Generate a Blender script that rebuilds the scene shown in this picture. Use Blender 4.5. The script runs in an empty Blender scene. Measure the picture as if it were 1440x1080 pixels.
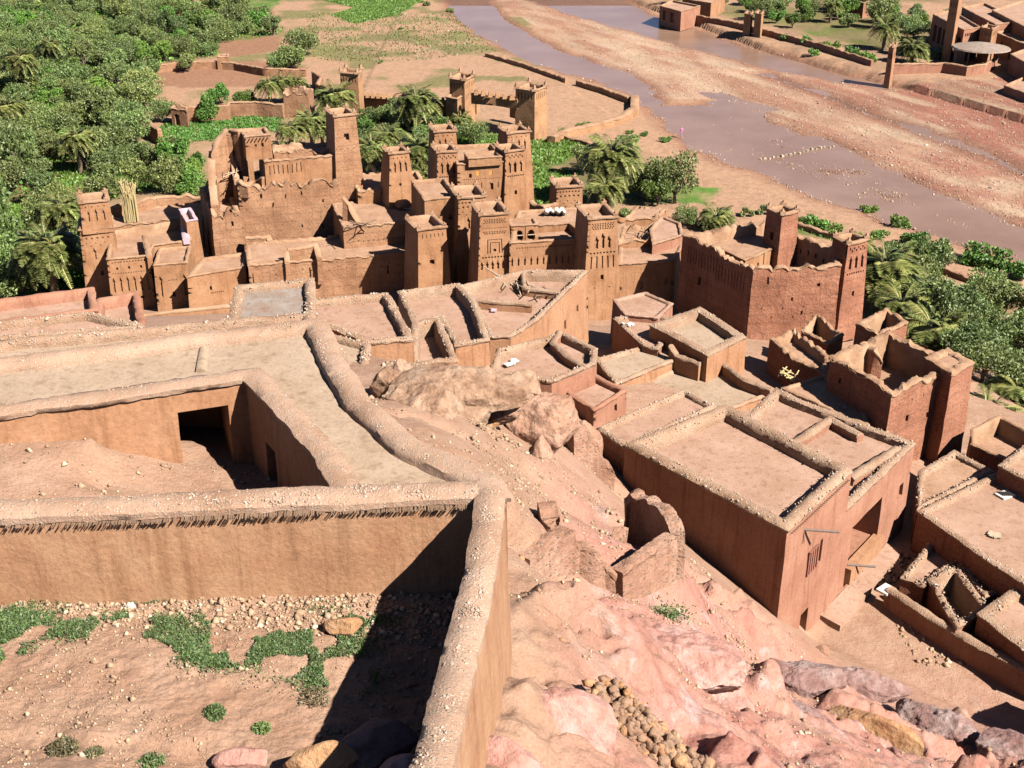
import bpy, math, random
import numpy as np
from mathutils import Vector
random.seed(7)
RNG = np.random.default_rng(7)
SC = bpy.context.scene
COL = SC.collection
# ---------------------------------------------------------------- camera
CAMZ, FPX, PITCH = 50.0, 1700.0, math.radians(26)
cd = bpy.data.cameras.new('camera'); cam = bpy.data.objects.new('camera', cd); COL.objects.link(cam)
cam.location = (0, 0, CAMZ); cam.rotation_euler = (math.radians(90) - PITCH, 0, 0)
cd.sensor_width = 36; cd.lens = 36 * FPX / 1440; cd.clip_start = .1; cd.clip_end = 3000
SC.camera = cam; SC.cycles.diffuse_bounces = 1
# ---------------------------------------------------------------- daylight
SUN_EL, SUN_AZ = math.radians(43), math.radians(128)     # azimuth clockwise from +Y
w = bpy.data.worlds.new('World'); SC.world = w; w.use_nodes = True
wn = w.node_tree; bg = wn.nodes['Background']
sky = wn.nodes.new('ShaderNodeTexSky'); sky.sky_type = 'NISHITA'; sky.sun_disc = False
sky.sun_elevation = SUN_EL; sky.sun_rotation = SUN_AZ; sky.altitude = 1300; sky.air_density = .45; sky.dust_density = .0; sky.ozone_density = 1.5
wn.links.new(sky.outputs[0], bg.inputs[0]); bg.inputs[1].default_value = 0.05
sl = bpy.data.lights.new('sun', 'SUN'); so = bpy.data.objects.new('sun', sl); COL.objects.link(so)
sl.energy = 5.0; sl.angle = math.radians(.5); sl.color = (1, .94, .85)
sd = Vector((math.sin(SUN_AZ) * math.cos(SUN_EL), math.cos(SUN_AZ) * math.cos(SUN_EL), math.sin(SUN_EL)))
so.rotation_euler = sd.to_track_quat('Z', 'Y').to_euler(); so.location = (60, -60, 120)
SC.view_settings.view_transform = 'Standard'; SC.view_settings.look = 'None'
SC.view_settings.exposure = 2.12; REFL = .40; SC.view_settings.gamma = 1; SC.view_settings.use_curve_mapping = False
# ---------------------------------------------------------------- sight lines
CT, ST = math.cos(PITCH), math.sin(PITCH)
def ray(u, v):
    a = (u - 720) / FPX; b = (v - 540) / FPX
    return a, CT - b * ST, -ST - b * CT
def P(u, v, z):
    dx, dy, dz = ray(u, v); t = (z - CAMZ) / dz
    return (dx * t, dy * t, z)
def PY(u, v, Y):
    dx, dy, dz = ray(u, v); t = Y / dy
    return (dx * t, Y, CAMZ + dz * t)
# ---------------------------------------------------------------- noise (numpy)
_perm = RNG.random(8192)
def _h(ix, iy, iz):
    n = (ix * 73856093) ^ (iy * 19349663) ^ (iz * 83492791)
    n = (n ^ (n >> 13)) * 1274126177
    return _perm[(n ^ (n >> 16)) & 8191]
def vnoise(p):
    p = np.asarray(p, float); i = np.floor(p).astype(np.int64); f = p - i; f = f * f * (3 - 2 * f)
    x, y, z = i[:, 0], i[:, 1], i[:, 2]; a, b, c = f[:, 0], f[:, 1], f[:, 2]
    r = 0
    for dx in (0, 1):
        wx = a if dx else 1 - a
        for dy in (0, 1):
            wy = b if dy else 1 - b
            for dz in (0, 1):
                r = r + wx * wy * (c if dz else 1 - c) * _h(x + dx, y + dy, z + dz)
    return r * 2 - 1
def fbm(p, scale, oct=4, ridged=False):
    p = np.asarray(p, float) * scale; a = 1.; s = 0.; t = 0.
    for k in range(oct):
        n = vnoise(p + 17.3 * k)
        if ridged: n = 1 - 2 * np.abs(n)
        s = s + a * n; t += a; a *= .5; p = p * 2.03
    return s / t
def cells(x, y, size, seed=0, tilt=.5, k_=9.):
    """broken-rock relief: tilted Voronoi facets with worn edges"""
    px, py = x / size, y / size; ix, iy = np.floor(px).astype(np.int64), np.floor(py).astype(np.int64); W_ = np.full(x.shape, 1e-9); h = np.zeros(x.shape)
    for a in (-1, 0, 1):
        for b in (-1, 0, 1):
            cx, cy = ix + a, iy + b; k = cx * 0 + seed; ox = _h(cx, cy, k); oy = _h(cx, cy, k + 1); dx, dy = px - cx - ox, py - cy - oy; w_ = np.exp(-k_ * (dx * dx + dy * dy))
            h = h + w_ * ((_h(cx, cy, k + 2) - .5) + tilt * ((_h(cx, cy, k + 3) - .5) * dx + (_h(cx, cy, k + 4) - .5) * dy) * 2); W_ = W_ + w_
    return h / W_ * size, W_
def jit(p, amp, freq, oct=2):
    p = np.asarray(p, float)
    return p + amp * np.stack([fbm(p + o, freq, oct) for o in ((0, 0, 0), (31, 7, 3), (5, 47, 19))], 1)
# ---------------------------------------------------------------- objects
def tag(o, label=None, cat=None, group=None, kind=None):
    if label: o['label'] = label
    if cat: o['category'] = cat
    if group: o['group'] = group
    if kind: o['kind'] = kind
    return o
def thing(name, label, cat, loc=(0, 0, 0), group=None, rz=0):
    o = bpy.data.objects.new(name, None); COL.objects.link(o); o.empty_display_size = .3
    o.location = loc; o.rotation_euler = (0, 0, rz)
    return tag(o, label, cat, group)
def mkmesh(name, V, F, mat, smooth=None):
    me = bpy.data.meshes.new(name); me.from_pydata([tuple(v) for v in V], [], F); me.materials.append(mat)
    if smooth is not None:
        me.polygons.foreach_set('use_smooth', [True] * len(me.polygons))
        if smooth < 170: me.set_sharp_from_angle(angle=math.radians(smooth))
    me.update(); return me
def fastmesh(name, V, Q, mat, smooth=False):
    """V (n,3) array, Q (m,k) array of equal-sized faces"""
    V = np.asarray(V, np.float32); Q = np.asarray(Q, np.int32); m, k = Q.shape
    me = bpy.data.meshes.new(name); me.vertices.add(len(V)); me.vertices.foreach_set('co', V.ravel())
    me.loops.add(m * k); me.loops.foreach_set('vertex_index', Q.ravel())
    me.polygons.add(m); me.polygons.foreach_set('loop_start', np.arange(0, m * k, k, dtype=np.int32))
    me.materials.append(mat); me.update(calc_edges=True)
    if smooth: me.polygons.foreach_set('use_smooth', np.ones(m, bool))
    return me
def link(name, me, parent=None, loc=None, rot=None, sc=None):
    o = bpy.data.objects.new(name, me); COL.objects.link(o)
    if parent is not None: o.parent = parent
    if loc is not None: o.location = loc
    if rot is not None: o.rotation_euler = rot
    if sc is not None: o.scale = (sc,) * 3 if isinstance(sc, (int, float)) else sc
    return o
class MB:
    def __init__(s): s.v = []; s.f = []; s.k = {}
    def p(s, c):
        k = (round(c[0], 3), round(c[1], 3), round(c[2], 3)); i = s.k.get(k)
        if i is None: i = s.k[k] = len(s.v); s.v.append(c)
        return i
    def face(s, *cs):
        ii = []
        for c in cs:
            i = s.p(c)
            if i not in ii: ii.append(i)
        if len(ii) > 2: s.f.append(ii)
    def box(s, c, d, rz=0, taper=1, tilt=0):
        x, y, z = d[0] / 2, d[1] / 2, d[2] / 2; cs, sn = math.cos(rz), math.sin(rz); o = len(s.v)
        for sz in (-1, 1):
            t = taper if sz > 0 else 1
            for a, b in ((-1, -1), (1, -1), (1, 1), (-1, 1)):
                X, Y, Z = a * x * t, b * y * t, sz * z
                if tilt: Y, Z = Y * math.cos(tilt) - Z * math.sin(tilt), Y * math.sin(tilt) + Z * math.cos(tilt)
                s.v.append((c[0] + X * cs - Y * sn, c[1] + X * sn + Y * cs, c[2] + Z))
        for q in ((0, 3, 2, 1), (4, 5, 6, 7), (0, 1, 5, 4), (1, 2, 6, 5), (2, 3, 7, 6), (3, 0, 4, 7)): s.f.append([o + i for i in q])
    def tube(s, pts, r, n=6):
        rings = []
        for i, p in enumerate(pts):
            p = Vector(p); a = Vector(pts[max(i - 1, 0)]); b = Vector(pts[min(i + 1, len(pts) - 1)])
            d = (b - a).normalized(); q = d.orthogonal().normalized(); t = d.cross(q)
            rr = r[i] if isinstance(r, (list, tuple)) else r; o = len(s.v); rings.append(o)
            for k in range(n):
                an = 2 * math.pi * k / n; s.v.append(tuple(p + (q * math.cos(an) + t * math.sin(an)) * rr))
        for a, b in zip(rings, rings[1:]):
            for k in range(n): s.f.append([a + k, a + (k + 1) % n, b + (k + 1) % n, b + k])
        s.f.append(list(range(rings[0], rings[0] + n))[::-1]); s.f.append(list(range(rings[-1], rings[-1] + n)))
    def build(s, name, mat, parent=None, jitter=None, smooth=None):
        V = np.array(s.v, float)
        if jitter: V = jit(V, *jitter)
        r = parent
        while r is not None and r.parent is not None: r = r.parent
        if r is not None: V = V - np.array(r.location)
        return link(name, mkmesh(name, V.tolist(), s.f, mat, smooth), parent)
# ---------------------------------------------------------------- materials
def newmat(name):
    m = bpy.data.materials.new(name); m.use_nodes = True; nt = m.node_tree
    return m, nt, nt.nodes['Principled BSDF']
def N(nt, t, **kw):
    n = nt.nodes.new(t)
    for k, v in kw.items():
        if k.startswith('i'): n.inputs[int(k[1:])].default_value = v
        else: setattr(n, k, v)
    return n
def ramp(nt, src, stops):
    r = nt.nodes.new('ShaderNodeValToRGB'); e = r.color_ramp.elements
    while len(e) < len(stops): e.new(.5)
    for x, (p, c) in zip(e, stops): x.position = p; x.color = tuple(c) + (1,) if len(c) == 3 else c
    nt.links.new(src, r.inputs[0]); return r.outputs[0]
def mix(nt, fac, a, b, mode='MIX'):
    m = nt.nodes.new('ShaderNodeMix'); m.data_type = 'RGBA'; m.blend_type = mode
    for s, i in ((fac, 0), (a, 6), (b, 7)):
        if hasattr(s, 'links'): nt.links.new(s, m.inputs[i])
        else: m.inputs[i].default_value = s if i == 0 else (tuple(s) + (1,))
    return m.outputs[2]
def noise(nt, co, scale, detail=4, rough=.6, dist=0):
    n = nt.nodes.new('ShaderNodeTexNoise'); n.inputs['Scale'].default_value = scale
    n.inputs['Detail'].default_value = detail; n.inputs['Roughness'].default_value = rough
    n.inputs['Distortion'].default_value = dist; nt.links.new(co, n.inputs['Vector']); return n.outputs['Fac']
def earth(name, base, pale=None, dark=None, bump=.5, grain=9., stones=0., stone_col=(.62, .5, .38), stone_scale=9, holes=0., courses=0., patch=.45, stain=0.):
    """rammed earth, mud plaster, rubble: world-space procedural"""
    m, nt, bs = newmat(name); L = nt.links.new
    co = nt.nodes.new('ShaderNodeNewGeometry').outputs['Position']
    pale = pale or tuple(min(1, c * 1.28) for c in base); dark = dark or tuple(c * .68 for c in base)
    c = ramp(nt, noise(nt, co, patch, 5, .62), [(.30, dark), (.5, base), (.72, pale)])
    f = noise(nt, co, grain, 6, .7)
    c = mix(nt, 1.0, c, ramp(nt, f, [(.25, (.72, .70, .68)), (.5, (.98, .98, .98)), (.8, (1.2, 1.2, 1.2))]), 'MULTIPLY')
    h = f
    if stain:
        s = noise(nt, co, .9, 6, .75, .6)
        c = mix(nt, ramp(nt, s, [(.52, (0, 0, 0)), (.72, (stain,) * 3)]), c, tuple(x * .55 for x in base))
    if stain:
        mp = N(nt, 'ShaderNodeMapping'); mp.inputs['Scale'].default_value = (2.6, 2.6, .22); L(co, mp.inputs[0])
        c = mix(nt, 1., c, ramp(nt, noise(nt, mp.outputs[0], 1., 5, .65, .4), [(.32, (.74, .70, .66)), (.47, (1, 1, 1)), (.62, (1, 1, 1)), (.8, (1.12, 1.12, 1.12))]), 'MULTIPLY')
    if courses:
        mp = N(nt, 'ShaderNodeMapping'); mp.inputs['Scale'].default_value = (0, 0, 1); L(co, mp.inputs[0])
        wv = N(nt, 'ShaderNodeTexWave', wave_type='BANDS', bands_direction='Z'); wv.inputs['Scale'].default_value = .36
        wv.inputs['Distortion'].default_value = 1.2; wv.inputs['Detail'].default_value = 3; wv.inputs['Detail Scale'].default_value = 3; L(co, wv.inputs[0])
        c = mix(nt, ramp(nt, wv.outputs[1], [(.0, (courses,) * 3), (.12, (0, 0, 0))]), c, tuple(x * .5 for x in base))
    if stones:
        vo = N(nt, 'ShaderNodeTexVoronoi'); vo.inputs['Scale'].default_value = stone_scale; L(co, vo.inputs['Vector'])
        k = N(nt, 'ShaderNodeMath', operation='ADD'); sp = N(nt, 'ShaderNodeSeparateColor'); L(vo.outputs['Color'], sp.inputs[0])
        k.inputs[1].default_value = .0; mm = N(nt, 'ShaderNodeMath', operation='LESS_THAN'); mm.inputs[1].default_value = stones; L(sp.outputs[0], mm.inputs[0])
        dd = ramp(nt, vo.outputs['Distance'], [(.28, (1, 1, 1)), (.42, (0, 0, 0))])
        mk = N(nt, 'ShaderNodeMath', operation='MULTIPLY'); L(mm.outputs[0], mk.inputs[0]); L(dd, mk.inputs[1])
        sc = mix(nt, sp.outputs[1], stone_col, tuple(x * .62 for x in stone_col)); c = mix(nt, mk.outputs[0], c, sc)
        ad = N(nt, 'ShaderNodeMath', operation='MULTIPLY_ADD'); L(mk.outputs[0], ad.inputs[0]); ad.inputs[1].default_value = .5; L(h, ad.inputs[2]); h = ad.outputs[0]
    if holes:
        vo = N(nt, 'ShaderNodeTexVoronoi'); vo.inputs['Scale'].default_value = 1.7; L(co, vo.inputs['Vector'])
        d = ramp(nt, vo.outputs['Distance'], [(.05, (1, 1, 1)), (.11, (0, 0, 0))])
        c = mix(nt, d, c, tuple(x * (1 - holes) for x in base))
        ad = N(nt, 'ShaderNodeMath', operation='MULTIPLY_ADD'); L(d, ad.inputs[0]); ad.inputs[1].default_value = -.9; L(h, ad.inputs[2]); h = ad.outputs[0]
    hl = noise(nt, co, grain * .22, 4, .6)
    ad = N(nt, 'ShaderNodeMath', operation='MULTIPLY_ADD'); L(hl, ad.inputs[0]); ad.inputs[1].default_value = 1.6; L(h, ad.inputs[2])
    b = N(nt, 'ShaderNodeBump'); b.inputs['Strength'].default_value = bump; b.inputs['Distance'].default_value = .12 * 9 / grain * .5
    L(ad.outputs[0], b.inputs['Height']); L(b.outputs[0], bs.inputs['Normal']); L(c, bs.inputs['Base Color'])
    bs.inputs['Roughness'].default_value = .95; bs.inputs['Specular IOR Level'].default_value = .15
    return m
def plain(name, col, rough=.8, var=.25, scale=6, metal=0):
    m, nt, bs = newmat(name)
    co = nt.nodes.new('ShaderNodeNewGeometry').outputs['Position']
    c = ramp(nt, noise(nt, co, scale, 4), [(.3, tuple(x * (1 - var) for x in col)), (.7, tuple(min(1, x * (1 + var)) for x in col))])
    nt.links.new(c, bs.inputs['Base Color']); bs.inputs['Roughness'].default_value = rough; bs.inputs['Metallic'].default_value = metal
    return m
def leafmat(name, stops, trans=.25, rough=.6):
    """colour from a per-leaf random attribute and per-tree random"""
    m, nt, bs = newmat(name); L = nt.links.new
    at = N(nt, 'ShaderNodeAttribute', attribute_name='tint'); oi = N(nt, 'ShaderNodeObjectInfo')
    c = ramp(nt, at.outputs['Fac'], stops)
    hv = N(nt, 'ShaderNodeHueSaturation'); mr = N(nt, 'ShaderNodeMapRange'); L(oi.outputs['Random'], mr.inputs[0])
    mr.inputs[3].default_value = .75; mr.inputs[4].default_value = 1.3; L(mr.outputs[0], hv.inputs['Value'])
    mr2 = N(nt, 'ShaderNodeMapRange'); mm = N(nt, 'ShaderNodeMath', operation='FRACT'); m2 = N(nt, 'ShaderNodeMath', operation='MULTIPLY', i1=7.31)
    L(oi.outputs['Random'], m2.inputs[0]); L(m2.outputs[0], mm.inputs[0]); L(mm.outputs[0], mr2.inputs[0]); mr2.inputs[3].default_value = .475; mr2.inputs[4].default_value = .52
    L(mr2.outputs[0], hv.inputs['Hue']); L(c, hv.inputs['Color']); L(hv.outputs[0], bs.inputs['Base Color'])
    bs.inputs['Roughness'].default_value = rough
    tr = N(nt, 'ShaderNodeBsdfTranslucent'); L(hv.outputs[0], tr.inputs[0]); ms = N(nt, 'ShaderNodeMixShader', i0=trans)
    L(bs.outputs[0], ms.inputs[1]); L(tr.outputs[0], ms.inputs[2]); L(ms.outputs[0], nt.nodes['Material Output'].inputs[0])
    return m
M = {}
M['plaster'] = earth('mud_plaster', (0.439, 0.226, 0.117), (0.537, 0.296, 0.163), (0.329, 0.157, 0.076), bump=.45, grain=7, stain=.3)
M['ochre'] = earth('ochre_plaster', (0.462, 0.236, 0.128), (0.528, 0.289, 0.166), (0.374, 0.179, 0.090), bump=.35, grain=6, stain=.25)
M['near'] = earth('near_wall_plaster', (0.469, 0.254, 0.142), (0.520, 0.302, 0.176), (0.388, 0.192, 0.103), bump=.4, grain=10, patch=.8, stain=.25)
M['pink'] = earth('pink_plaster', (0.417, 0.198, 0.126), (0.480, 0.247, 0.164), (0.344, 0.155, 0.097), bump=.35, grain=9, stain=.2)
M['pisé'] = earth('rammed_earth', (0.427, 0.224, 0.125), (0.525, 0.297, 0.170), (0.317, 0.157, 0.085), bump=.75, grain=5, holes=.5, courses=.35, stain=.35, stones=.15, stone_col=(0.586, 0.347, 0.200))
M['pisered'] = earth('red_rammed_earth', (0.396, 0.168, 0.100), (0.504, 0.242, 0.147), (0.288, 0.116, 0.067), bump=.8, grain=5, holes=.5, courses=.3, stain=.35, stones=.2, stone_col=(0.600, 0.336, 0.209))
M['stonewall'] = earth('stony_wall', (0.475, 0.253, 0.130), bump=.8, grain=8, stones=.8, stone_scale=4, stone_col=(0.620, 0.368, 0.190))
M['roof'] = earth('roof_clay', (0.454, 0.270, 0.175), (0.529, 0.339, 0.230), (0.367, 0.212, 0.130), bump=.3, grain=9, stain=.3, patch=.5)
M['rooftan'] = earth('roof_tan_clay', (.455, .33, .235), (.51, .385, .285), (.395, .275, .185), bump=.25, grain=9, stain=.3, patch=.35)
M['roofgrey'] = earth('roof_grey_clay', (.34, .27, .225), (.42, .345, .30), (.33, .21, .15), bump=.3, grain=9, stain=.3, patch=.9)
M['roofpink'] = earth('roof_pink_clay', (0.468, 0.286, 0.205), (0.541, 0.348, 0.260), (0.395, 0.229, 0.155), bump=.3, grain=10, stain=.3, patch=.4)
M['cope'] = earth('rubble_coping', (0.426, 0.265, 0.175), (0.515, 0.350, 0.240), (0.314, 0.175, 0.105), bump=1.0, grain=11, stones=.6, stone_scale=10, stone_col=(0.620, 0.488, 0.360))
M['copenear'] = earth('near_coping', (0.475, 0.304, 0.211), (0.562, 0.382, 0.279), (0.378, 0.221, 0.140), bump=.9, grain=20, stones=.45, stone_scale=17, stone_col=(0.620, 0.510, 0.396))
M['copek'] = earth('kasbah_coping', (0.448, 0.265, 0.160), (0.538, 0.335, 0.215), (0.336, 0.184, 0.105), bump=.8, grain=9)
M['wood'] = plain('old_wood', (.22, .13, .075)); M['paleroof'] = plain('bleached_wood', (.52, .40, .27))
M['dark'] = plain('dark_wood', (.05, .032, .025)); M['white'] = plain('white_paint', (.75, .70, .64), .7, .1)
M['orange'] = plain('orange_shutter', (.62, .27, .06)); M['lilac'] = plain('lilac_wash', (.62, .42, .47), .8, .08)
M['reed'] = plain('dry_reed', (.68, .52, .24), .8, .2, 20)
M['metal'] = plain('dull_metal', (.17, .11, .085), .7, .2, 6, .0)
# ---------------------------------------------------------------- polygons in plan
def pts(L_, z):
    return [tuple(p) if len(p) == 3 else P(p[0], p[1], z)[:2] for p in L_]
def off(poly, d):
    """move a CCW plan polygon inwards by d"""
    n = len(poly); out = []
    for i in range(n):
        a = Vector(poly[i - 1][:2]); b = Vector(poly[i][:2]); c = Vector(poly[(i + 1) % n][:2])
        e1 = (b - a).normalized(); e2 = (c - b).normalized()
        n1 = Vector((-e1.y, e1.x)); n2 = Vector((-e2.y, e2.x)); k = max(.35, 1 + n1.dot(n2))
        q = b + (n1 + n2) * (d / k); out.append((q.x, q.y))
    return out
def area(poly): return .5 * sum(poly[i - 1][0] * poly[i][1] - poly[i][0] * poly[i - 1][1] for i in range(len(poly)))
def facade(mb, A, B, A2, B2, zt, zb, opens, step, tz):
    a, b = Vector(A), Vector(B); Lh = (b - a).length; H = zt - zb
    if Lh < .05: return
    e = (b - a).normalized(); nrm = Vector((e.y, -e.x))
    us = set(np.linspace(0, 1, max(2, int(Lh / step) + 1)).tolist()); vs = set(np.linspace(0, H, max(2, int(H / step) + 1)).tolist())
    ops = []
    for o in opens:
        f0, f1, d0, d1, dp = o[:5]; f0 = max(.02, f0); f1 = min(.98, f1); d1 = min(d1, H - .05)
        if d1 <= d0: continue
        ops.append((f0, f1, d0, d1, dp)); us |= {f0, f1}; vs |= {d0, d1}
    def clean(s, tol):
        s = sorted(s); keep = {0.}
        crit = {x for o in ops for x in (o[:2] if tol < .5 / max(Lh, .1) else o[2:4])}
        out = [s[0]]
        for x in s[1:]:
            if x - out[-1] < 1e-4: continue
            out.append(x)
        return out
    us = clean(us, 0); vs = clean(vs, 1)
    nu, nv = len(us) - 1, len(vs) - 1
    D = np.zeros((nu, nv)); uc = np.array([(us[i] + us[i + 1]) / 2 for i in range(nu)]); vc = np.array([(vs[i] + vs[i + 1]) / 2 for i in range(nv)])
    for f0, f1, d0, d1, dp in ops:
        D[np.ix_((uc > f0) & (uc < f1), (vc > d0) & (vc < d1))] = dp
    A2, B2 = Vector(A2), Vector(B2); cache = {}
    def pos(i, j, d):
        k = (i, j, d)
        if k in cache: return cache[k]
        u, v = us[i], vs[j]; t = a.lerp(b, u); q = t.lerp(A2.lerp(B2, u), v / H)
        z = zt - v - tz(t.x, t.y) * (1 - v / H)
        cache[k] = r = (q.x - nrm.x * d, q.y - nrm.y * d, z); return r
    for i in range(nu):
        for j in range(nv):
            d = D[i, j]
            mb.face(pos(i, j, d), pos(i, j + 1, d), pos(i + 1, j + 1, d), pos(i + 1, j, d))
            if i + 1 < nu and D[i + 1, j] != d:
                d2 = D[i + 1, j]; mb.face(pos(i + 1, j, d), pos(i + 1, j + 1, d), pos(i + 1, j + 1, d2), pos(i + 1, j, d2))
            if j + 1 < nv and D[i, j + 1] != d:
                d2 = D[i, j + 1]; mb.face(pos(i, j + 1, d), pos(i, j + 1, d2), pos(i + 1, j + 1, d2), pos(i + 1, j + 1, d))
def ring_poly(poly, o, counts):
    q = off(poly, o); n = len(q); r = []
    for i in range(n):
        a, b = q[i], q[(i + 1) % n]
        for k in range(counts[i]):
            t = k / counts[i]; r.append((a[0] + (b[0] - a[0]) * t, a[1] + (b[1] - a[1]) * t))
    return r
def house(name, label, cat, poly, zt, zb, par=(.4, .5), batter=.04, mat='plaster', cope='cope', roofm='roof', opens=None,
          step=.8, cstep=.28, topvar=0., rough=.03, crough=.055, group=None, over=.05, roof=True, lip=.09, parent=None, capz=None):
    """walls with recessed openings, rounded coping ring, sunk flat roof"""
    poly = pts(poly, zt) if len(poly[0]) == 2 and not isinstance(poly, tuple) else [p[:2] for p in poly]
    n = len(poly); opens = opens or {}
    if area(poly) < 0:
        poly = poly[::-1]; opens = {(n - 2 - k) % n: [(1 - o[1], 1 - o[0]) + tuple(o[2:]) for o in v] for k, v in opens.items()}
    cx = sum(p[0] for p in poly) / n; cy = sum(p[1] for p in poly) / n
    root = parent or thing(name, label, cat, (cx, cy, zb), group)
    seed = random.random() * 100
    def tz(x, y):
        if not topvar: return 0.
        s = float(vnoise(np.array([[x * .9 + seed, y * .9, 3.3]]))[0] + .5 * vnoise(np.array([[x * 2.3 + seed, y * 2.3, 9.1]]))[0])
        t = float(vnoise(np.array([[x * 4.1 + seed, y * 4.1, 5.7]]))[0]); return topvar * (max(0, s * .7 + .2) + .45 * (math.floor(s * 3.3) % 2) + .3 * max(0, t))
    lo = off(poly, -batter * (zt - zb)); mb = MB()
    for i in range(n):
        j = (i + 1) % n; facade(mb, poly[i], poly[j], lo[i], lo[j], zt, zb, opens.get(i, []), step, tz)
    mb.build('wall', M[mat], root, (rough, .8), 32)
    # coping
    w_, drop = par; cnt = [max(1, int(math.dist(poly[i], poly[(i + 1) % n]) / cstep)) for i in range(n)]
    prof = [(.04, -.16), (-over, -.12), (-over - .02, .01), (w_ * .2, lip), (w_ * .6, lip * .95), (w_ * .97, .02), (w_ + .02, -drop * .5), (w_ + .05, -drop - .02)]
    if lip <= 0.02: prof = [(.0, -.05), (-over, 0.), (w_ * .5, lip), (w_, 0.), (w_ + .01, -drop - .02)]
    V = []; 
    for o, dz in prof:
        for (x, y), (tx, ty) in zip(ring_poly(poly, o, cnt), ring_poly(poly, 0, cnt)):
            k = tz(tx, ty) if topvar else 0
            z = zt + dz - (k if dz > -drop * .8 or drop < .2 else 0); V.append((x, y, max(z, zt - drop - .02) if dz < -.3 else z))
    m_ = sum(cnt); F = [(r * m_ + k, r * m_ + (k + 1) % m_, (r + 1) * m_ + (k + 1) % m_, (r + 1) * m_ + k) for r in range(len(prof) - 1) for k in range(m_)]
    V = np.array(V); V = jit(jit(V, crough * .8, 1.3, 2), crough * .8, 5.5, 2); V -= np.array(root.location)
    link('parapet', mkmesh('parapet', V.tolist(), F, M[cope], 60), root)
    if cope == 'cope':
        PEB.append((root, [(x, y, zt) for x, y in off(poly, w_ * .45)], w_, lip))
    if roof:
        r = off(poly, w_ * .6); me = bpy.data.meshes.new('roof')
        from mathutils.geometry import tessellate_polygon
        zz = zt - drop; vv = [(x - root.location.x, y - root.location.y, zz - root.location.z) for x, y in r]
        tr = [t if (Vector(vv[t[1]]) - Vector(vv[t[0]])).cross(Vector(vv[t[2]]) - Vector(vv[t[0]])).z > 0 else t[::-1] for t in tessellate_polygon([[Vector(v) for v in vv]])]
        me.from_pydata(vv, [], tr); me.materials.append(M[roofm]); link('roof', me, root)
    return root
PEB = []
def back(p0, p1, z, d, z1=None):
    """rectangle in plan: front edge seen between two pixels at height z, d metres deep"""
    a = Vector(P(p0[0], p0[1], z)[:2]); b = Vector(P(p1[0], p1[1], z if z1 is None else z1)[:2]); e = (b - a).normalized(); n = Vector((-e.y, e.x))
    return [(a.x, a.y, 0), (b.x, b.y, 0), (b.x + n.x * d, b.y + n.y * d, 0), (a.x + n.x * d, a.y + n.y * d, 0)]
def sweepwall(name, path, th, zb, mat='plaster', cope='cope', parent=None, batter=.05, step=.3, vstep=.6, rough=.04, crough=.05, top=0., over=.05, ends=True, lip=.14, capname='coping', wname='wall', h=None):
    """free-standing wall along a 3-D polyline of its top centre line; zb number or list"""
    path = [Vector(p) for p in path]; zbs = zb if isinstance(zb, (list, tuple)) else [zb] * len(path)
    S = []
    for i in range(len(path) - 1):
        n = max(1, int((path[i + 1] - path[i]).length / step))
        for k in range(n): t = k / n; S.append((path[i].lerp(path[i + 1], t), zbs[i] + (zbs[i + 1] - zbs[i]) * t))
    S.append((path[-1], zbs[-1])); m = len(S); nr = []
    for i in range(m):
        a = S[max(i - 1, 0)][0]; b = S[min(i + 1, m - 1)][0]; e = Vector((b.x - a.x, b.y - a.y)).normalized(); nr.append(Vector((-e.y, e.x)))
    hmax = max(s[0].z - s[1] for s in S); nv = max(1, int(hmax / vstep)); rings = []; caps = []
    tops = [s[0].z - (top * max(0, .3 + float(fbm([[s[0].x + 3, s[0].y, 1.5]], 1.1, 3)[0]) * 1.6) if top else 0) for s in S]
    for i, (p, zb_) in enumerate(S):
        zt = tops[i]; H = max(zt - zb_, .05); q = nr[i]; r = []
        for k in range(nv + 1):
            z = zb_ + H * k / nv; o = th / 2 + batter * (zt - z); r.append((p.x - q.x * o, p.y - q.y * o, z))
        for k in range(nv, -1, -1):
            z = zb_ + H * k / nv; o = th / 2 + batter * (zt - z); r.append((p.x + q.x * o, p.y + q.y * o, z))
        rings.append(r)
        c = []
        for o, dz in ((-th / 2 + .03, -.16), (-th / 2 - over, -.13), (-th / 2 - over, .01), (-th * .3, lip * .8), (0, lip), (th * .3, lip * .8), (th / 2 + over, .01), (th / 2 + over, -.13), (th / 2 - .03, -.16)):
            c.append((p.x + q.x * o, p.y + q.y * o, zt + dz))
        caps.append(c)
    out = []
    for nm, R, mt, rg in ((wname, rings, mat, rough), (capname, caps, cope, crough)):
        k = len(R[0]); V = np.array([v for r in R for v in r]); V = jit(V, rg, 1.6 if nm == wname else 2.2, 3); V = jit(V, rg * .6, 7, 2) if nm != wname else V
        F = [(i * k + j, (i + 1) * k + j, (i + 1) * k + j + 1, i * k + j + 1) for i in range(m - 1) for j in range(k - 1)]
        if ends: F += [list(range(k))[::-1], [(m - 1) * k + j for j in range(k)]]
        if parent is not None: V = V - np.array(parent.location)
        out.append(link(nm, mkmesh(nm, V.tolist(), F, M[mt], 50), parent))
    return out
def inpoly(x, y, poly):
    r = np.zeros(x.shape, bool); n = len(poly)
    for i in range(n):
        x1, y1 = poly[i - 1][:2]; x2, y2 = poly[i][:2]
        if y1 == y2: continue
        c = ((y1 > y) != (y2 > y)) & (x < (x2 - x1) * (y - y1) / (y2 - y1) + x1); r ^= c
    return r
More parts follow.
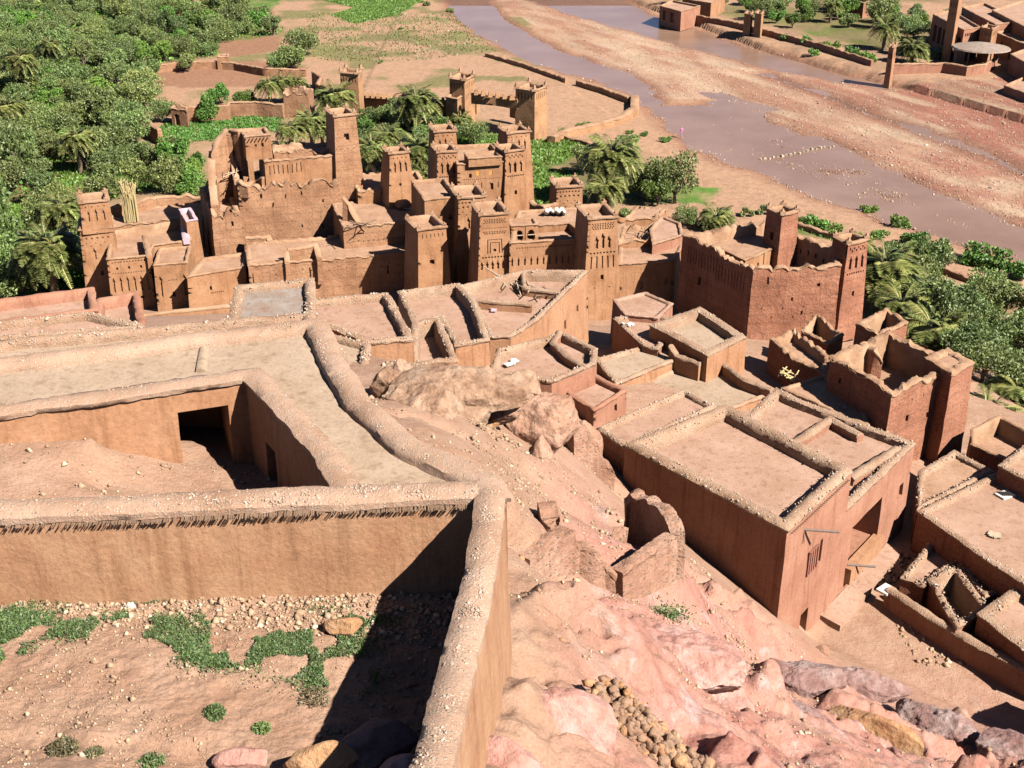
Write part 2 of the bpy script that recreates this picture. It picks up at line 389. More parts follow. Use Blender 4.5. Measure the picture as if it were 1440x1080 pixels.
def sdist(x, y, poly, closed=True):
    d = np.full(x.shape, 1e9); n = len(poly)
    for i in range(0 if closed else 1, n):
        x1, y1 = poly[i - 1][:2]; x2, y2 = poly[i][:2]; ex, ey = x2 - x1, y2 - y1; L2 = ex * ex + ey * ey + 1e-9
        t = np.clip(((x - x1) * ex + (y - y1) * ey) / L2, 0, 1); d = np.minimum(d, np.hypot(x - x1 - t * ex, y - y1 - t * ey))
    return np.where(inpoly(x, y, poly), -d, d) if closed else d
def rbf(ctrl):
    C = np.array(ctrl, float); X = C[:, :2] / 10; n = len(C)
    A = np.linalg.norm(X[:, None] - X[None], axis=2); Q = np.hstack([X, np.ones((n, 1))])
    K = np.block([[A, Q], [Q.T, np.zeros((3, 3))]]); s = np.linalg.lstsq(K, np.hstack([C[:, 2], [0, 0, 0]]), rcond=None)[0]
    def f(x, y):
        x = np.asarray(x, float).ravel() / 10; y = np.asarray(y, float).ravel() / 10; out = np.empty(len(x))
        for k in range(0, len(x), 40000):
            p = np.stack([x[k:k + 40000], y[k:k + 40000]], 1); d = np.sqrt(((p[:, None] - X[None]) ** 2).sum(2))
            out[k:k + 40000] = d @ s[:n] + p @ s[n:n + 2] + s[n + 2]
        return out
    return f
def fan(a0, a1, na, y0, y1, ny):
    a = np.linspace(a0, a1, na); y = np.geomspace(y0, y1, ny); Y, A = np.meshgrid(y, a, indexing='ij')
    i = np.arange(ny * na).reshape(ny, na); Q = np.stack([i[:-1, :-1], i[:-1, 1:], i[1:, 1:], i[1:, :-1]], -1).reshape(-1, 4)
    return (A * Y).ravel(), Y.ravel(), Q
# ================================================================ the hill
def C(u, v, z): return P(u, v, z)
hill_ctrl = [C(*c) for c in [
    # right slope seen below the compound wall
    (730, 862, 33.0), (700, 960, 34.0), (690, 1080, 35.0), (850, 850, 29.5), (850, 950, 31.5), (850, 1080, 33.2), (962, 801, 25.2), (946, 793, 26.3), (1040, 838, 17.5),
    (1088, 866, 13.2), (1150, 905, 9.3), (1122, 888, 11.3), (1000, 860, 24.0), (1000, 960, 26.5), (1000, 1080, 30.0), (1100, 960, 20.0), (1120, 1080, 26.5), (1050, 900, 20.5),
    (1200, 880, 9.3), (1250, 860, 9.3), (1330, 930, 9.3), (1430, 1000, 9.3), (1200, 945, 11.0), (1250, 1020, 19.0), (1350, 1060, 17.0), (1440, 1085, 17.0), (1280, 955, 9.6),
    (1600, 1100, 11.0), (1150, 948, 12.5), (1300, 1080, 21.0), (1360, 985, 9.6),
    (0, 622, 33.6), (60, 620, 33.5), (128, 616, 33.4), (140, 632, 32.8), (200, 637, 32.5), (300, 642, 31.8), (128, 690, 33.1), (142, 690, 32.6), (60, 690, 33.3), (220, 690, 32.3), (380, 690, 31.8), (-80, 640, 33.5), (400, 650, 31.6),
    # middle: rubble slope and lane
    (720, 705, 31.5), (722, 770, 31.5), (760, 690, 27.5), (770, 650, 26.0), (800, 690, 23.5), (830, 660, 20.5), (850, 700, 17.0), (800, 740, 25.0), (760, 780, 29.5),
    (690, 640, 28.5), (640, 630, 30.5), (600, 600, 30.5), (600, 560, 28.8), (560, 530, 27.5), (690, 600, 26.5), (650, 520, 25.0),
    (530, 540, 27.0), (700, 540, 24.5), (780, 600, 20.0), (840, 610, 14.5), (870, 832, 27.0), (740, 838, 28.7), (762, 848, 28.1), (800, 832, 28.2), (820, 742, 26.0), (850, 748, 24.8), (905, 765, 24.2),
    # lanes between the far houses
    (845, 500, 10.0), (845, 420, 4.5), (700, 420, 10.0), (600, 420, 12.0), (1000, 470, 8.0), (930, 480, 10.0), (1060, 480, 6.5), (1120, 600, 11.0), (1100, 500, 8.5), (1220, 640, 10.5),
    (1290, 700, 9.0), (1400, 700, 8.5), (1430, 640, 7.5), (1440, 860, 9.5), (1350, 620, 7.0), (1280, 760, 9.5), (1340, 840, 9.3),
    (200, 445, 16.0), (50, 440, 13.0), (350, 440, 16.0), (450, 420, 14.0), (0, 500, 22.5), (200, 500, 23.0), (400, 480, 23.0), (520, 500, 22.0)]]
hill_ctrl += [(-12, 23, 32.4), (-4, 23, 32.2), (-3, 32, 31.3), (-15, 22, 32.6), (-22, 30, 33.4), (-20, 20, 32.5), (-6, 15, 33.0), (-12, 12, 33.5), (-1, 12, 35.2), (3, 9, 36.5), (-15, 9, 34), (10, 11, 34), (18, 14, 30),
    (-15, 45, 27.5), (-5, 45, 27), (-30, 45, 27), (-34, 118, 2.0), (-20, 112, 3.0), (-10, 108, 4.0), (0, 106, 4.5), (9, 106, 4.5), (16, 112, 3.5), (-48, 115, 1.0), (-45, 90, 6), (-30, 90, 9), (-12, 90, 10), (2, 92, 9),
    (-10, 130, 4.0), (-22, 128, 3.5), (-5, 140, 2.5), (4, 138, 3.5), (-40, 126, .3), (-60, 115, -.6), (-30, 145, -.5), (-15, 150, -.6), (0, 160, -.8), (12, 150, -.6), (15, 128, 1.5), (30, 125, 1.0), (28, 112, 4.5), (40, 112, 2.0), (26, 150, -.8),
    (48, 108, -.2), (44, 96, 3.0), (42, 82, 6.5), (50, 92, -.6), (52, 76, 1.0), (60, 68, -.5), (46, 62, 8), (60, 110, -1), (60, 55, 6), (80, 60, -1), (40, 140, -1), (-80, 100, -1), (-60, 80, 6), (-80, 130, -1.5), (60, 130, -1.2), (0, 175, -1.5), (-60, 50, 20), (50, 35, 14), (70, 40, 8), (-40, 170, -1.5)]
HZ_ = rbf(hill_ctrl)
def rockiness(x, y):   # how rocky the slope in front is
    return np.clip((x + 1.0) / 2, 0, 1) * np.clip((46 - y) / 5, 0, 1) * np.clip((26 - x) / 5, 0, 1)
CALM = [(P(*c)[0], P(*c)[1], r) for *c, r in ((800, 770, 28, 3.2), (870, 770, 26.5, 3.8), (930, 760, 26.5, 3.4), (760, 690, 27, 4.5), (700, 620, 27, 4), (830, 690, 21, 4.5), (1000, 850, 22, 2.2), (1090, 878, 13, 3.0), (1180, 900, 10, 5), (1120, 885, 12, 3), (740, 800, 30.5, 2.2))]
def lumps(x, y):
    p = np.stack([x, y, np.zeros_like(x)], 1); r = rockiness(x, y)
    for cx, cy, rad in CALM: r = r * (1 - .9 * np.exp(-(((x - cx) ** 2 + (y - cy) ** 2) / rad ** 2) ** 2))
    wx, wy = x + .5 * fbm(p, .9, 3), y + .5 * fbm(p + 40, .9, 3)
    a, b = wx * .82 + wy * .57, (wy * .82 - wx * .57) * 1.8
    c1, _ = cells(a, b, 3.1, 3, 1.1, 11); c2, _ = cells(a + 3, b, 1.1, 9, .9, 12); c3, _ = cells(wx, wy, .4, 15, .7, 9)
    m = np.clip(fbm(p + 12, .35, 3) * 3 + .55, .1, 1); near = np.clip((60 - y) / 20, .15, 1)
    return r * (fbm(p + 3.1, .4, 3) * .55 + m * (.46 * c1 + .34 * c2) + .12 * c3 + .09 * fbm(p, 2.6, 4, True) + .03 * fbm(p, 9, 3)) + near * (.10 * fbm(p, .8, 4) + .05 * c3 + .03 * fbm(p, 5, 3))
def hillz(x, y):
    x = np.atleast_1d(np.asarray(x, float)); y = np.atleast_1d(np.asarray(y, float)); return HZ_(x, y) + lumps(x, y)
X, Y, Q = fan(-.78, .80, 640, 8.5, 185, 560)
Z = hillz(X, Y)
# flat terrace in front of the plastered house
TR = [P(*c)[:2] for c in [(1150, 900, 9.3), (1235, 815, 9.3), (1460, 985, 9.3), (1560, 1060, 9.3), (1400, 1035, 9.3), (1240, 945, 9.3)]]
d = sdist(X, Y, TR); k = np.clip(-d / 1.2 + .4, 0, 1); Z = Z * (1 - k) + (9.3 + .03 * fbm(np.stack([X, Y, X * 0], 1), 1.5, 3)) * k
# hollows in the slope (shaded in the photograph)
for u, v, z, rx, ry, dp in ((1080, 978, 20.5, 1.7, 1.0, 3.2), (1010, 1040, 27, .8, .5, .8), (880, 1000, 31.6, .5, 1.3, .5), (870, 688, 17, 1.0, 1.2, .8), (682, 608, 26.6, 1.3, .9, 2.6), (600, 612, 29, 1.5, .5, .6)):
    cx, cy, _ = P(u, v, z); Z -= dp * np.exp(-(((X - cx) / rx) ** 2 + ((Y - cy) / ry) ** 2) * 1.2)
def pinkrock(name):
    m, nt, bs = newmat(name); L = nt.links.new
    g = nt.nodes.new('ShaderNodeNewGeometry'); co = g.outputs['Position']
    sp = N(nt, 'ShaderNodeSeparateXYZ'); L(co, sp.inputs[0])
    sand = ramp(nt, noise(nt, co, .8, 5), [(.3, (.40, .225, .145)), (.7, (.52, .33, .23))])
    pink = ramp(nt, noise(nt, co, .55, 6, .7, .8), [(.28, (.38, .15, .12)), (.42, (.52, .235, .18)), (.57, (.54, .285, .23)), (.66, (.60, .43, .40)), (.72, (.50, .26, .21))])
    mr = N(nt, 'ShaderNodeMapRange'); mr.inputs[1].default_value = 52; mr.inputs[2].default_value = 34; L(sp.outputs[1], mr.inputs[0])
    mx = N(nt, 'ShaderNodeMapRange'); mx.inputs[1].default_value = .5; mx.inputs[2].default_value = 3; L(sp.outputs[0], mx.inputs[0])
    mu = N(nt, 'ShaderNodeMath', operation='MULTIPLY'); L(mr.outputs[0], mu.inputs[0]); L(mx.outputs[0], mu.inputs[1])
    nn = noise(nt, co, .35, 5, .7); ad = N(nt, 'ShaderNodeMath', operation='MULTIPLY_ADD'); L(nn, ad.inputs[0]); ad.inputs[1].default_value = 2.6; ad.inputs[2].default_value = -.45
    mm = N(nt, 'ShaderNodeMath', operation='MULTIPLY', use_clamp=True); L(ad.outputs[0], mm.inputs[0]); L(mu.outputs[0], mm.inputs[1])
    c = mix(nt, mm.outputs[0], sand, pink)
    f = noise(nt, co, 14, 7, .7); c = mix(nt, 1.0, c, ramp(nt, f, [(.25, (.68, .66, .64)), (.5, (1, 1, 1)), (.8, (1.2, 1.2, 1.2))]), 'MULTIPLY')
    vo = N(nt, 'ShaderNodeTexVoronoi', feature='DISTANCE_TO_EDGE'); vo.inputs['Scale'].default_value = .85
    wp = N(nt, 'ShaderNodeVectorMath', operation='MULTIPLY_ADD'); nz_ = N(nt, 'ShaderNodeTexNoise'); nz_.inputs['Scale'].default_value = 1.3; nz_.inputs['Detail'].default_value = 5; L(co, nz_.inputs['Vector']); L(nz_.outputs['Color'], wp.inputs[0]); wp.inputs[1].default_value = (1.6,) * 3; L(co, wp.inputs[2]); L(wp.outputs[0], vo.inputs['Vector'])
    ly = N(nt, 'ShaderNodeMapping'); ly.inputs['Rotation'].default_value = (.5, .35, .6); ly.inputs['Scale'].default_value = (.5, .5, 4.); L(co, ly.inputs[0])
    c = mix(nt, mm.outputs[0], c, mix(nt, 1., c, ramp(nt, noise(nt, ly.outputs[0], 1.6, 6, .65, .5), [(.35, (.80, .74, .72)), (.5, (1, 1, 1)), (.7, (1.12, 1.1, 1.1))]), 'MULTIPLY'))
    h = noise(nt, co, 3.2, 8, .72)
    a2 = N(nt, 'ShaderNodeMath', operation='MULTIPLY_ADD'); L(f, a2.inputs[0]); a2.inputs[1].default_value = .25; L(h, a2.inputs[2])
    b = N(nt, 'ShaderNodeBump'); b.inputs['Strength'].default_value = .85; b.inputs['Distance'].default_value = .14; L(a2.outputs[0], b.inputs['Height'])
    L(b.outputs[0], bs.inputs['Normal']); L(c, bs.inputs['Base Color']); bs.inputs['Roughness'].default_value = .95; bs.inputs['Specular IOR Level'].default_value = .15
    return m
M['slope'] = pinkrock('pink_rock_slope')
cut = Y[Q[:, 0]] > 0
tag(link('hillside', fastmesh('hillside', np.stack([X, Y, Z], 1), Q, M['slope'], True)), kind='structure')
HX = (X, Y)
# yard inside the compound wall (retained above the hill)
yard = [C(*c) for c in [(0, 822, 34.9), (200, 826, 34.9), (400, 832, 34.9), (520, 838, 34.85), (640, 850, 34.8), (0, 1080, 35.5), (300, 1080, 34.95), (500, 1080, 34.55), (0, 950, 35.15), (300, 950, 34.95), (520, 920, 34.65), (600, 960, 34.4),
        (130, 880, 35.05), (420, 900, 34.9), (400, 1010, 34.8), (-200, 830, 34.9), (-200, 1080, 36), (-100, 1250, 36.6), (300, 1250, 35.9), (560, 1180, 34.6)]]
YZ_ = rbf(yard)
def yardz(x, y):
    x = np.atleast_1d(np.asarray(x, float)); y = np.atleast_1d(np.asarray(y, float)); p = np.stack([x, y, x * 0], 1)
    return YZ_(x, y) + .12 * fbm(p, .7, 4) + .05 * fbm(p + 9, 2.2, 4, True) + .02 * fbm(p, 9, 3) + np.clip((17.5 - y) / 3, 0, 1) * (.22 * cells(x + .4 * fbm(p, 1, 2), y * 1.6, 1.3, 21, .8)[0]) + .10 * cells(x, y, .3, 31, .6)[0]
xs = np.linspace(-17, -.35, 420); ys = np.linspace(9.5, 21.3, 330); YY, XX = np.meshgrid(ys, xs, indexing='ij')
i = np.arange(330 * 420).reshape(330, 420); Qy = np.stack([i[:-1, :-1], i[:-1, 1:], i[1:, 1:], i[1:, :-1]], -1).reshape(-1, 4)
wallx = np.interp(YY.ravel(), [9, 13.1, 17.2, 21.4], [-1.35, -1.2, -.8, -.45])
keep = XX.ravel()[Qy[:, 0]] < wallx[Qy[:, 0]]
tag(link('yard_ground', fastmesh('yard_ground', np.stack([XX.ravel(), YY.ravel(), yardz(XX.ravel(), YY.ravel())], 1), Qy[keep], M['slope'], True)), kind='structure')
# ================================================================ compound wall
cw = thing('compound_wall', 'big mud wall with a pebbly rounded top enclosing the weedy yard in the foreground', 'wall', (-2, 20, 34))
LW = [(-260, 722), (-60, 719), (0, 717), (120, 713), (200, 710), (300, 705), (400, 700), (500, 696), (600, 692), (672, 690)]
rr = random.Random(3)
sweepwall('w', [P(u, v + rr.uniform(-1.5, 1.5), 37.1) for u, v in LW], .62, 32.2, 'near', 'copenear', cw, .02, .12, .25, .018, .045, over=.05, lip=.14)
NW = [(690, 692, 37.1), (685, 745, 37.15), (676, 800, 37.15), (661, 868, 37.2), (640, 950, 37.4), (611, 1060, 37.8), (585, 1150, 38.0), (560, 1290, 38.2)]
sweepwall('w', [P(*c) for c in NW], .54, 32.4, 'near', 'copenear', cw, .045, .12, .25, .02, .045, over=.03, lip=.12)
NWp = [Vector(P(*c)) for c in NW]; LWp = [Vector(P(u, v, 37.1)) for u, v in LW]
# ================================================================ terrace house behind it
A4 = [(-200, 535), (0, 505), (130, 490), (290, 468), (455, 449), (478, 500), (515, 560), (585, 622), (700, 672), (712, 700), (480, 702), (447, 645), (402, 592), (346, 533), (200, 554), (0, 583), (-200, 610)]
th = house('terrace_house', 'L-shaped mud house with a smooth tan roof terrace around the sunken courtyard', 'house', A4, 34.5, 31.0, (.66, .2), .02, 'ochre', 'copenear', 'rooftan',
      {13: [(.20, .70, .75, 3.2, 3.2)], 12: [(.35, .6, 1.5, 2.9, .9)]}, .5, .2, rough=.03, crough=.06, over=.08, lip=.10)
def onroof(root, z): return z - root.location.z
b = MB(); b.tube([P(292, 470, 34.2), P(288, 495, 34.18), P(284, 528, 34.2)], .2, 8); b.build('roof_ridge', M['rooftan'], th, (.08, 2), 50)
b = MB(); b.tube([PY(40, 590, 30.6), PY(46, 588, 30.2)], .07, 7); b.build('drain_spout', M['pink'], th)
# ================================================================ middle-left roofs
house('flat_roofed_house', 'pink-plastered house with low parapets at the left edge behind the tan terrace', 'house', [(-160, 455), (0, 422), (131, 405), (136, 437), (10, 452), (-150, 478)], 25.5, 14, (.35, .5), .02, 'pink', 'pink', 'roofpink', lip=.08)
house('flat_roofed_house', 'small pink house with corner knobs just left of the arcaded mud house', 'house', [(137, 421), (194, 410), (203, 456), (126, 463)], 25.3, 15, (.35, .55), .02, 'pink', 'pink', 'roofpink', lip=.08)
house('flat_roofed_house', 'house with a pale sunken roof between two low coping lines at far left', 'house', [(-160, 484), (12, 452), (126, 440), (200, 457), (205, 461), (20, 474), (-150, 508)], 26.0, 16, (.35, .3), .02, 'pink', 'cope', 'roofpink', lip=.1)
fh = house('flat_roofed_house', 'long house with a cream roof and a dark slot directly behind the tan terrace', 'house', [(-150, 520), (22, 476), (205, 461), (262, 455), (440, 440), (444, 460), (130, 500), (0, 516), (-150, 540)], 27.3, 18, (.5, .35), .02, 'ochre', 'cope', 'rooftan', crough=.07)
house('flat_roofed_house', 'house with a patchy grey square roof beside the long mud wall', 'house', [(332, 403), (441, 392), (443, 447), (318, 462)], 27.0, 15, (.45, .22), .02, 'plaster', 'cope', 'roofgrey', crough=.07)
h = house('flat_roofed_house', 'house with an orange south wall and a bare pinkish roof right of the grey roof', 'house', [(409, 429), (440, 421), (546, 412), (581, 477), (521, 482), (470, 464), (410, 440)], 24.0, 14, (.4, .35), .02, 'ochre', 'cope', 'roofpink', crough=.07)
house('flat_roofed_house', 'long low house with a blue-grey sunken roof corner in deep shade', 'house', [(560, 410), (645, 399), (668, 425), (688, 478), (641, 486), (618, 446), (583, 458)], 20.5, 12, (.35, .7), .02, 'ochre', 'cope', 'roofpink', crough=.06)
house('flat_roofed_house', 'tiny lower house with a dark arched opening under its coping', 'house', [(581, 454), (617, 447), (643, 506), (578, 514)], 22.5, 14, (.35, .9), .02, 'ochre', 'cope', 'roofpink', {2: [(.06, .5, 1.0, 3, 1.0)]}, .5, crough=.07)
house('flat_roofed_house', 'low annex with stepped cream ledges beside the rock outcrop', 'house', [(462, 470), (520, 484), (516, 520), (545, 560), (505, 545), (474, 500)], 26.0, 18, (.35, .2), .02, 'ochre', 'cope', 'rooftan', crough=.08)
# ================================================================ triangular house with the bright side wall
tri = house('flat_roofed_house', 'big house with a tall sunlit side wall and a three-cornered roof in the centre', 'house', [(643, 403), (738, 380), (826, 381), (754, 451), (718, 474), (689, 474), (661, 419)], 16.5, 7.5, (.35, .8), .03, 'ochre', 'cope', 'roofpink',
      {3: [(.25, .3, 1.2, 1.6, .3), (.6, .64, 2.0, 2.6, .3)], 2: [(.2, .24, 2, 2.6, .3), (.45, .49, 2.2, 3, .3), (.7, .73, 2.8, 3.4, .3)]}, .7, crough=.06)
sweepwall('w', [P(661, 420, 16.4), P(700, 424, 16.4), P(748, 427, 16.4)], .35, 15.6, 'ochre', 'cope', tri, 0, .3)
sweepwall('w', [P(735, 383, 16.4), P(737, 405, 16.3), P(792, 412, 16.3)], .3, 15.6, 'ochre', 'cope', tri, 0, .3)
house('flat_roofed_house', 'house with two roof compartments and a white cloth in front of the bright side wall', 'house', [(700, 491), (772, 474), (787, 465), (839, 490), (837, 512), (776, 537), (690, 522)], 16.8, 9, (.38, .5), .03, 'pink', 'cope', 'roofpink', crough=.06)
house('flat_roofed_house', 'small pink house with a dark side wall below the two-part roof', 'house', [(783, 541), (834, 527), (881, 549), (835, 578)], 15.6, 10.5, (.3, .3), .03, 'pink', 'pink', 'roofpink', {2: [(.3, .4, .5, 1.0, .2)]}, .5, lip=.1)
house('flat_roofed_house', 'small house with a plain pale roof at the mouth of the dark lane', 'house', [(862, 421), (907, 411), (946, 427), (925, 447), (880, 443)], 13.0, 6, (.3, .12), .03, 'pink', 'roofpink', 'roofpink', lip=.06)
house('flat_roofed_house', 'small house with white bundles on its roof edge beside the dark lane', 'house', [(863, 448), (905, 438), (960, 452), (925, 492), (905, 486)], 12.8, 7, (.4, .3), .03, 'pink', 'cope', 'roofpink', {3: [(.3, .4, .8, 1.3, .2)]}, .6)
house('flat_roofed_house', 'house with thick raised parapets round a tan square roof in front of the square kasbah', 'house', [(914, 457), (985, 432), (1049, 474), (995, 500), (945, 473)], 13.6, 8, (.7, .6), .03, 'ochre', 'cope', 'rooftan', crough=.06)
house('flat_roofed_house', 'long low house with a cream strip roof', 'house', [(838, 505), (946, 476), (982, 493), (866, 541)], 12.4, 8, (.35, .15), .03, 'ochre', 'cope', 'rooftan', lip=.1)
house('flat_roofed_house', 'lowest cream-roofed house behind the big pink house', 'house', [(872, 546), (1004, 500), (1080, 556), (960, 600), (885, 590)], 11.6, 8, (.3, .12), .03, 'ochre', 'roof', 'rooftan', lip=.1)
house('flat_roofed_house', 'narrow pink strip roof leaning on the big pink house', 'house', [(840, 603), (962, 549), (1006, 572), (880, 631)], 17.4, 10, (.35, .15), .03, 'pisered', 'cope', 'roofpink', lip=.14)
# ================================================================ big pink house
big = [(879, 626), (1020, 570), (1198, 662), (1107, 746)]
bh = house('plastered_house', 'large pink house with a pebbly parapet, a deep shaded side and small windows', 'house', big, 18.0, 7.6, (.72, .5), .012, 'pink', 'cope', 'roofpink',
      {2: [(.38, .53, 2.75, 4.2, .12), (.50, .62, 6.6, 8.7, .6)]}, .5, .22, rough=.035, crough=.06, lip=.18, over=.05)
fA, fB = Vector(P(1107, 746, 18)[:2]), Vector(P(1198, 662, 18)[:2]); fD = fA + (fB - fA) * 2.28; fC = fA + (fB - fA) * 1.0
b2 = house('plastered_house', 'lower wing of the large pink house with sunken roof bays and a covered balcony', 'house', [tuple(P(1020, 570, 18)[:2]) + (0,), tuple(fC) + (0,), tuple(fD) + (0,), tuple(P(1124, 562, 15.6)[:2]) + (0,), tuple(P(1092, 546, 15.6)[:2]) + (0,)], 15.6, 7.4, (.5, .4), .012, 'pink', 'cope', 'roofpink',
      {1: [(.13, .56, 1.7, 4.4, 1.7), (.80, .90, 2.2, 3.1, .2), (.24, .36, 5.3, 6.7, .12)]}, .5, .25, crough=.06)
for path in ([(1112, 626), (1166, 590)], [(1166, 588), (1210, 612)], [(1195, 672), (1262, 630)]):
    sweepwall('w', [P(u, v, 15.65) for u, v in path], .5, 14.9, 'pink', 'cope', b2, .0, .2, rough=.04, crough=.06, wname='inner_wall', capname='inner_coping')
sweepwall('w', [P(787, 467, 16.85), P(778, 482, 16.8), P(800, 503, 16.8), P(822, 515, 16.8)], .4, 16.2, 'pink', 'cope', thing('roof_wall', 'short wall dividing the two-part roof in front of the bright side wall', 'wall', P(800, 500, 16)), .0, .2, rough=.04, crough=.06)
sweepwall('w', [P(944, 486, 13.3), P(952, 500, 12.8), P(985, 512, 12.8)], .4, 11.5, 'ochre', 'cope', thing('roof_wall', 'curved low wall at the corner of the raised square roof', 'wall', P(960, 500, 12)), .0, .2, rough=.04, crough=.06)
sweepwall('w', [P(1000, 500, 12.2), P(1048, 535, 12.2), P(1085, 548, 12.2)], .4, 10, 'ochre', 'cope', thing('roof_wall', 'long thin parapet between the cream roofs and the pink house wing', 'wall', P(1040, 530, 10)), .0, .2, rough=.04, crough=.06)
# ================================================================ helpers for the decorated towers
def row(L_, d, n, w=.16, h=.18, dep=.14, a=.08, b=.92, stag=0.):
    r = []
    for i in range(n):
        f = a + (b - a) * (i + .5) / n; dd = d + (stag if i % 2 else 0); r.append((f - w / 2 / L_, f + w / 2 / L_, dd, dd + h, dep))
    return r
def lattice(L_, d, rows, n, s=.13, a=.1, b=.9):
    r = []
    for k in range(rows): r += row(L_, d + k * s * 1.25, n, s, s, .10, a + (k % 2) * (b - a) / n / 2, b + (k % 2) * (b - a) / n / 2 - (b - a) / n * (k % 2))
    return r
def niche(f, L_, d, w=.32, h=1.1, dep=.2):
    u = w / 2 / L_
    return [(f - u, f + u, d + .25, d + h, dep), (f - u * 1.25, f + u * 1.25, d + .2, d + .42, dep), (f - u * .6, f + u * .6, d + .05, d + .25, dep), (f - u * .25, f + u * .25, d - .1, d + .06, dep)]
def slit(f, L_, d, w=.25, h=.5, dep=.5): return [(f - w / 2 / L_, f + w / 2 / L_, d, d + h, dep)]
def elen(p): return [math.dist(p[i][:2], p[(i + 1) % len(p)][:2]) for i in range(len(p))]
def tower(label, poly, zt, zb, style=0, mat='plaster', batter=.055, horns=.38, group=None, top=.6, name='tower', over=.16, cat='tower', faces=(0, 1)):
    p = [q[:2] + (0,) if len(q) == 3 else P(q[0], q[1], zt)[:2] + (0,) for q in poly]
    if area([q[:2] for q in p]) < 0: raise ValueError(label)
    LL = elen(p); op = {}
    for k in faces:
        W = LL[k] if len(LL) > k else 3; o = []
        if style == 1: o = lattice(W, .55, 4, 9) + niche(.3, W, 1.9) + niche(.5, W, 1.6, .32, 1.4) + niche(.7, W, 1.9) + row(W, 3.35, 8) + row(W, 3.75, 5, .14, 1.2, .12) + slit(.5, W, 5.6) + row(W, 6.8, 2, .12, .12, .3)
        if style == 2: o = row(W, .45, 8, .15, .22, .12, stag=.2) + niche(.22, W, 1.3, .28, 1.2) + niche(.5, W, 1.3, .28, 1.2, .45) + niche(.78, W, 1.3, .28, 1.2) + row(W, 2.8, 8) + slit(.5, W, 4.6)
        if style == 3: o = row(W, .5, 7) + row(W, .95, 5, .2, .2) + row(W, 1.5, 6, .12, .12, .2, stag=.3) + niche(.35, W, 2.2) + niche(.7, W, 2.4, .3, 1.3) + slit(.5, W, 4.6)
        if style == 4: o = row(W, .5, 4, .12, .14) + niche(.25, W, 1.0, .2, 1.1) + niche(.5, W, .9, .2, 1.2) + niche(.75, W, 1.0, .2, 1.1) + slit(.45, W, 3.3, .2, .3)
        if style == 5: o = slit(.5, W, 2.0, .5, .75) + row(W, 3.6, 3, .1, .1, .2)
        if style == 6: o = row(W, .6, 5, .2, .9, .25) + row(W, 2.6, 4, .12, .14, .15)
        if style == 7: o = lattice(W, .5, 3, 9) + row(W, 1.35, 12, .09, .09, .1) + lattice(W, 1.7, 2, 9) + [(.26, .29, 2.5, 3.9, .12), (.71, .74, 2.5, 3.9, .12), (.26, .74, 2.5, 2.58, .12), (.34, .37, 2.8, 3.9, .12), (.63, .66, 2.8, 3.9, .12), (.34, .66, 2.8, 2.88, .12), (.46, .54, 3.45, 3.75, .4)] + row(W, 4.2, 9) + sum([niche(.1 + .16 * i, W, 4.7, .2, .8) for i in range(6)], [])
        if style == 9: o = slit(.45, W, 3.2, .45, .5) + row(W, .6, 6, .1, .4, .08)
        op[k] = o
    r = house(name, label, cat, p, zt, zb, (.32, top), batter, mat, 'copek', 'roof', op, .55, .3, 0, .03, .05, group, over, lip=.10)
    if horns:
        for q in off([x[:2] for x in p], .12):
            b = MB(); b.box((q[0], q[1], zt + .12), (horns * 1.3, horns * 1.3, .3)); b.box((q[0], q[1], zt + .12 + horns * .6), (horns * .7, horns * .7, horns * .9), .4, .5)
            b.build('corner_merlon', M['copek'], r, (.05, 3))
    return r
def beams(root, p0, p1, n, lenv, r=.06, mat='wood', name='beam_end'):
    for i in range(n):
        t = (i + .5) / n; q = Vector(p0).lerp(Vector(p1), t); b = MB(); b.tube([q, q + Vector(lenv)], r, 5); b.build(name, M[mat], root)
# ================================================================ left mud house with the arcade
tower('slim two-stage mud tower at the far left of the ruined village with an arched lookout', back((112, 285), (152, 281), 12.3, 3.0), 12.3, 8.9, 4, top=.5)
lt = tower('broad lower stage under the arched lookout tower at the far left', back((112, 323), (157, 319), 9.4, 3.8), 9.4, .5, 3, top=.3, horns=.2)
W = 4.2
k1 = house('arcaded_house', 'mud house with a carved blind arcade and stepped roof courts beside the two-stage tower', 'house', [(150, 365), (209, 359.5), (216, 345), (268, 338), (277, 306), (157, 325)], 7.5, .5, (.3, 1.0), .03, 'plaster', 'copek', 'roof',
           {0: row(4.4, .35, 12, .13, .16) + row(4.4, .95, 3, .22, .3, .3) + row(4.4, 1.55, 14, .12, .12) + sum([niche(.1 + .16 * i, 4.4, 2.1, .24, 1.5) for i in range(6)], []) + row(4.4, 4.2, 2, .4, .3, .5)}, .6, lip=.08)
k1b = house('arcaded_house', 'square mud house with two tall keyhole niches beside the blind arcade', 'house', [(216, 373), (263, 369), (268, 346), (224, 349)], 7.2, .5, (.3, .3), .03, 'plaster', 'copek', 'roof',
            {0: niche(.15, 3.6, 1.3, .35, 2.2) + niche(.85, 3.6, 1.3, .35, 2.2) + row(3.6, 1.7, 5, .12, .1, .1, .35, .65) + slit(.5, 3.6, 3.0, .28, .55) + row(3.6, 4.2, 4, .1, .1, .2)}, .6, lip=.08)
sweepwall('w', [P(210, 360, 7.6), P(206, 345, 7.5), P(203, 331, 7.5)], .5, 6.2, 'plaster', 'copek', k1, .0, .4)
house('arcaded_house', 'low mud house with a heavy overhanging roof edge and small openings', 'house', [(263, 389), (345, 376), (352, 354), (284, 363)], 6.6, .5, (.5, .15), .03, 'plaster', 'copek', 'roof',
      {0: slit(.38, 6, 1.4, .22, .45) + row(6, 2.1, 7, .12, .12, .12, .36, .6) + slit(.85, 6, 1.2, .16, .2)}, .6)
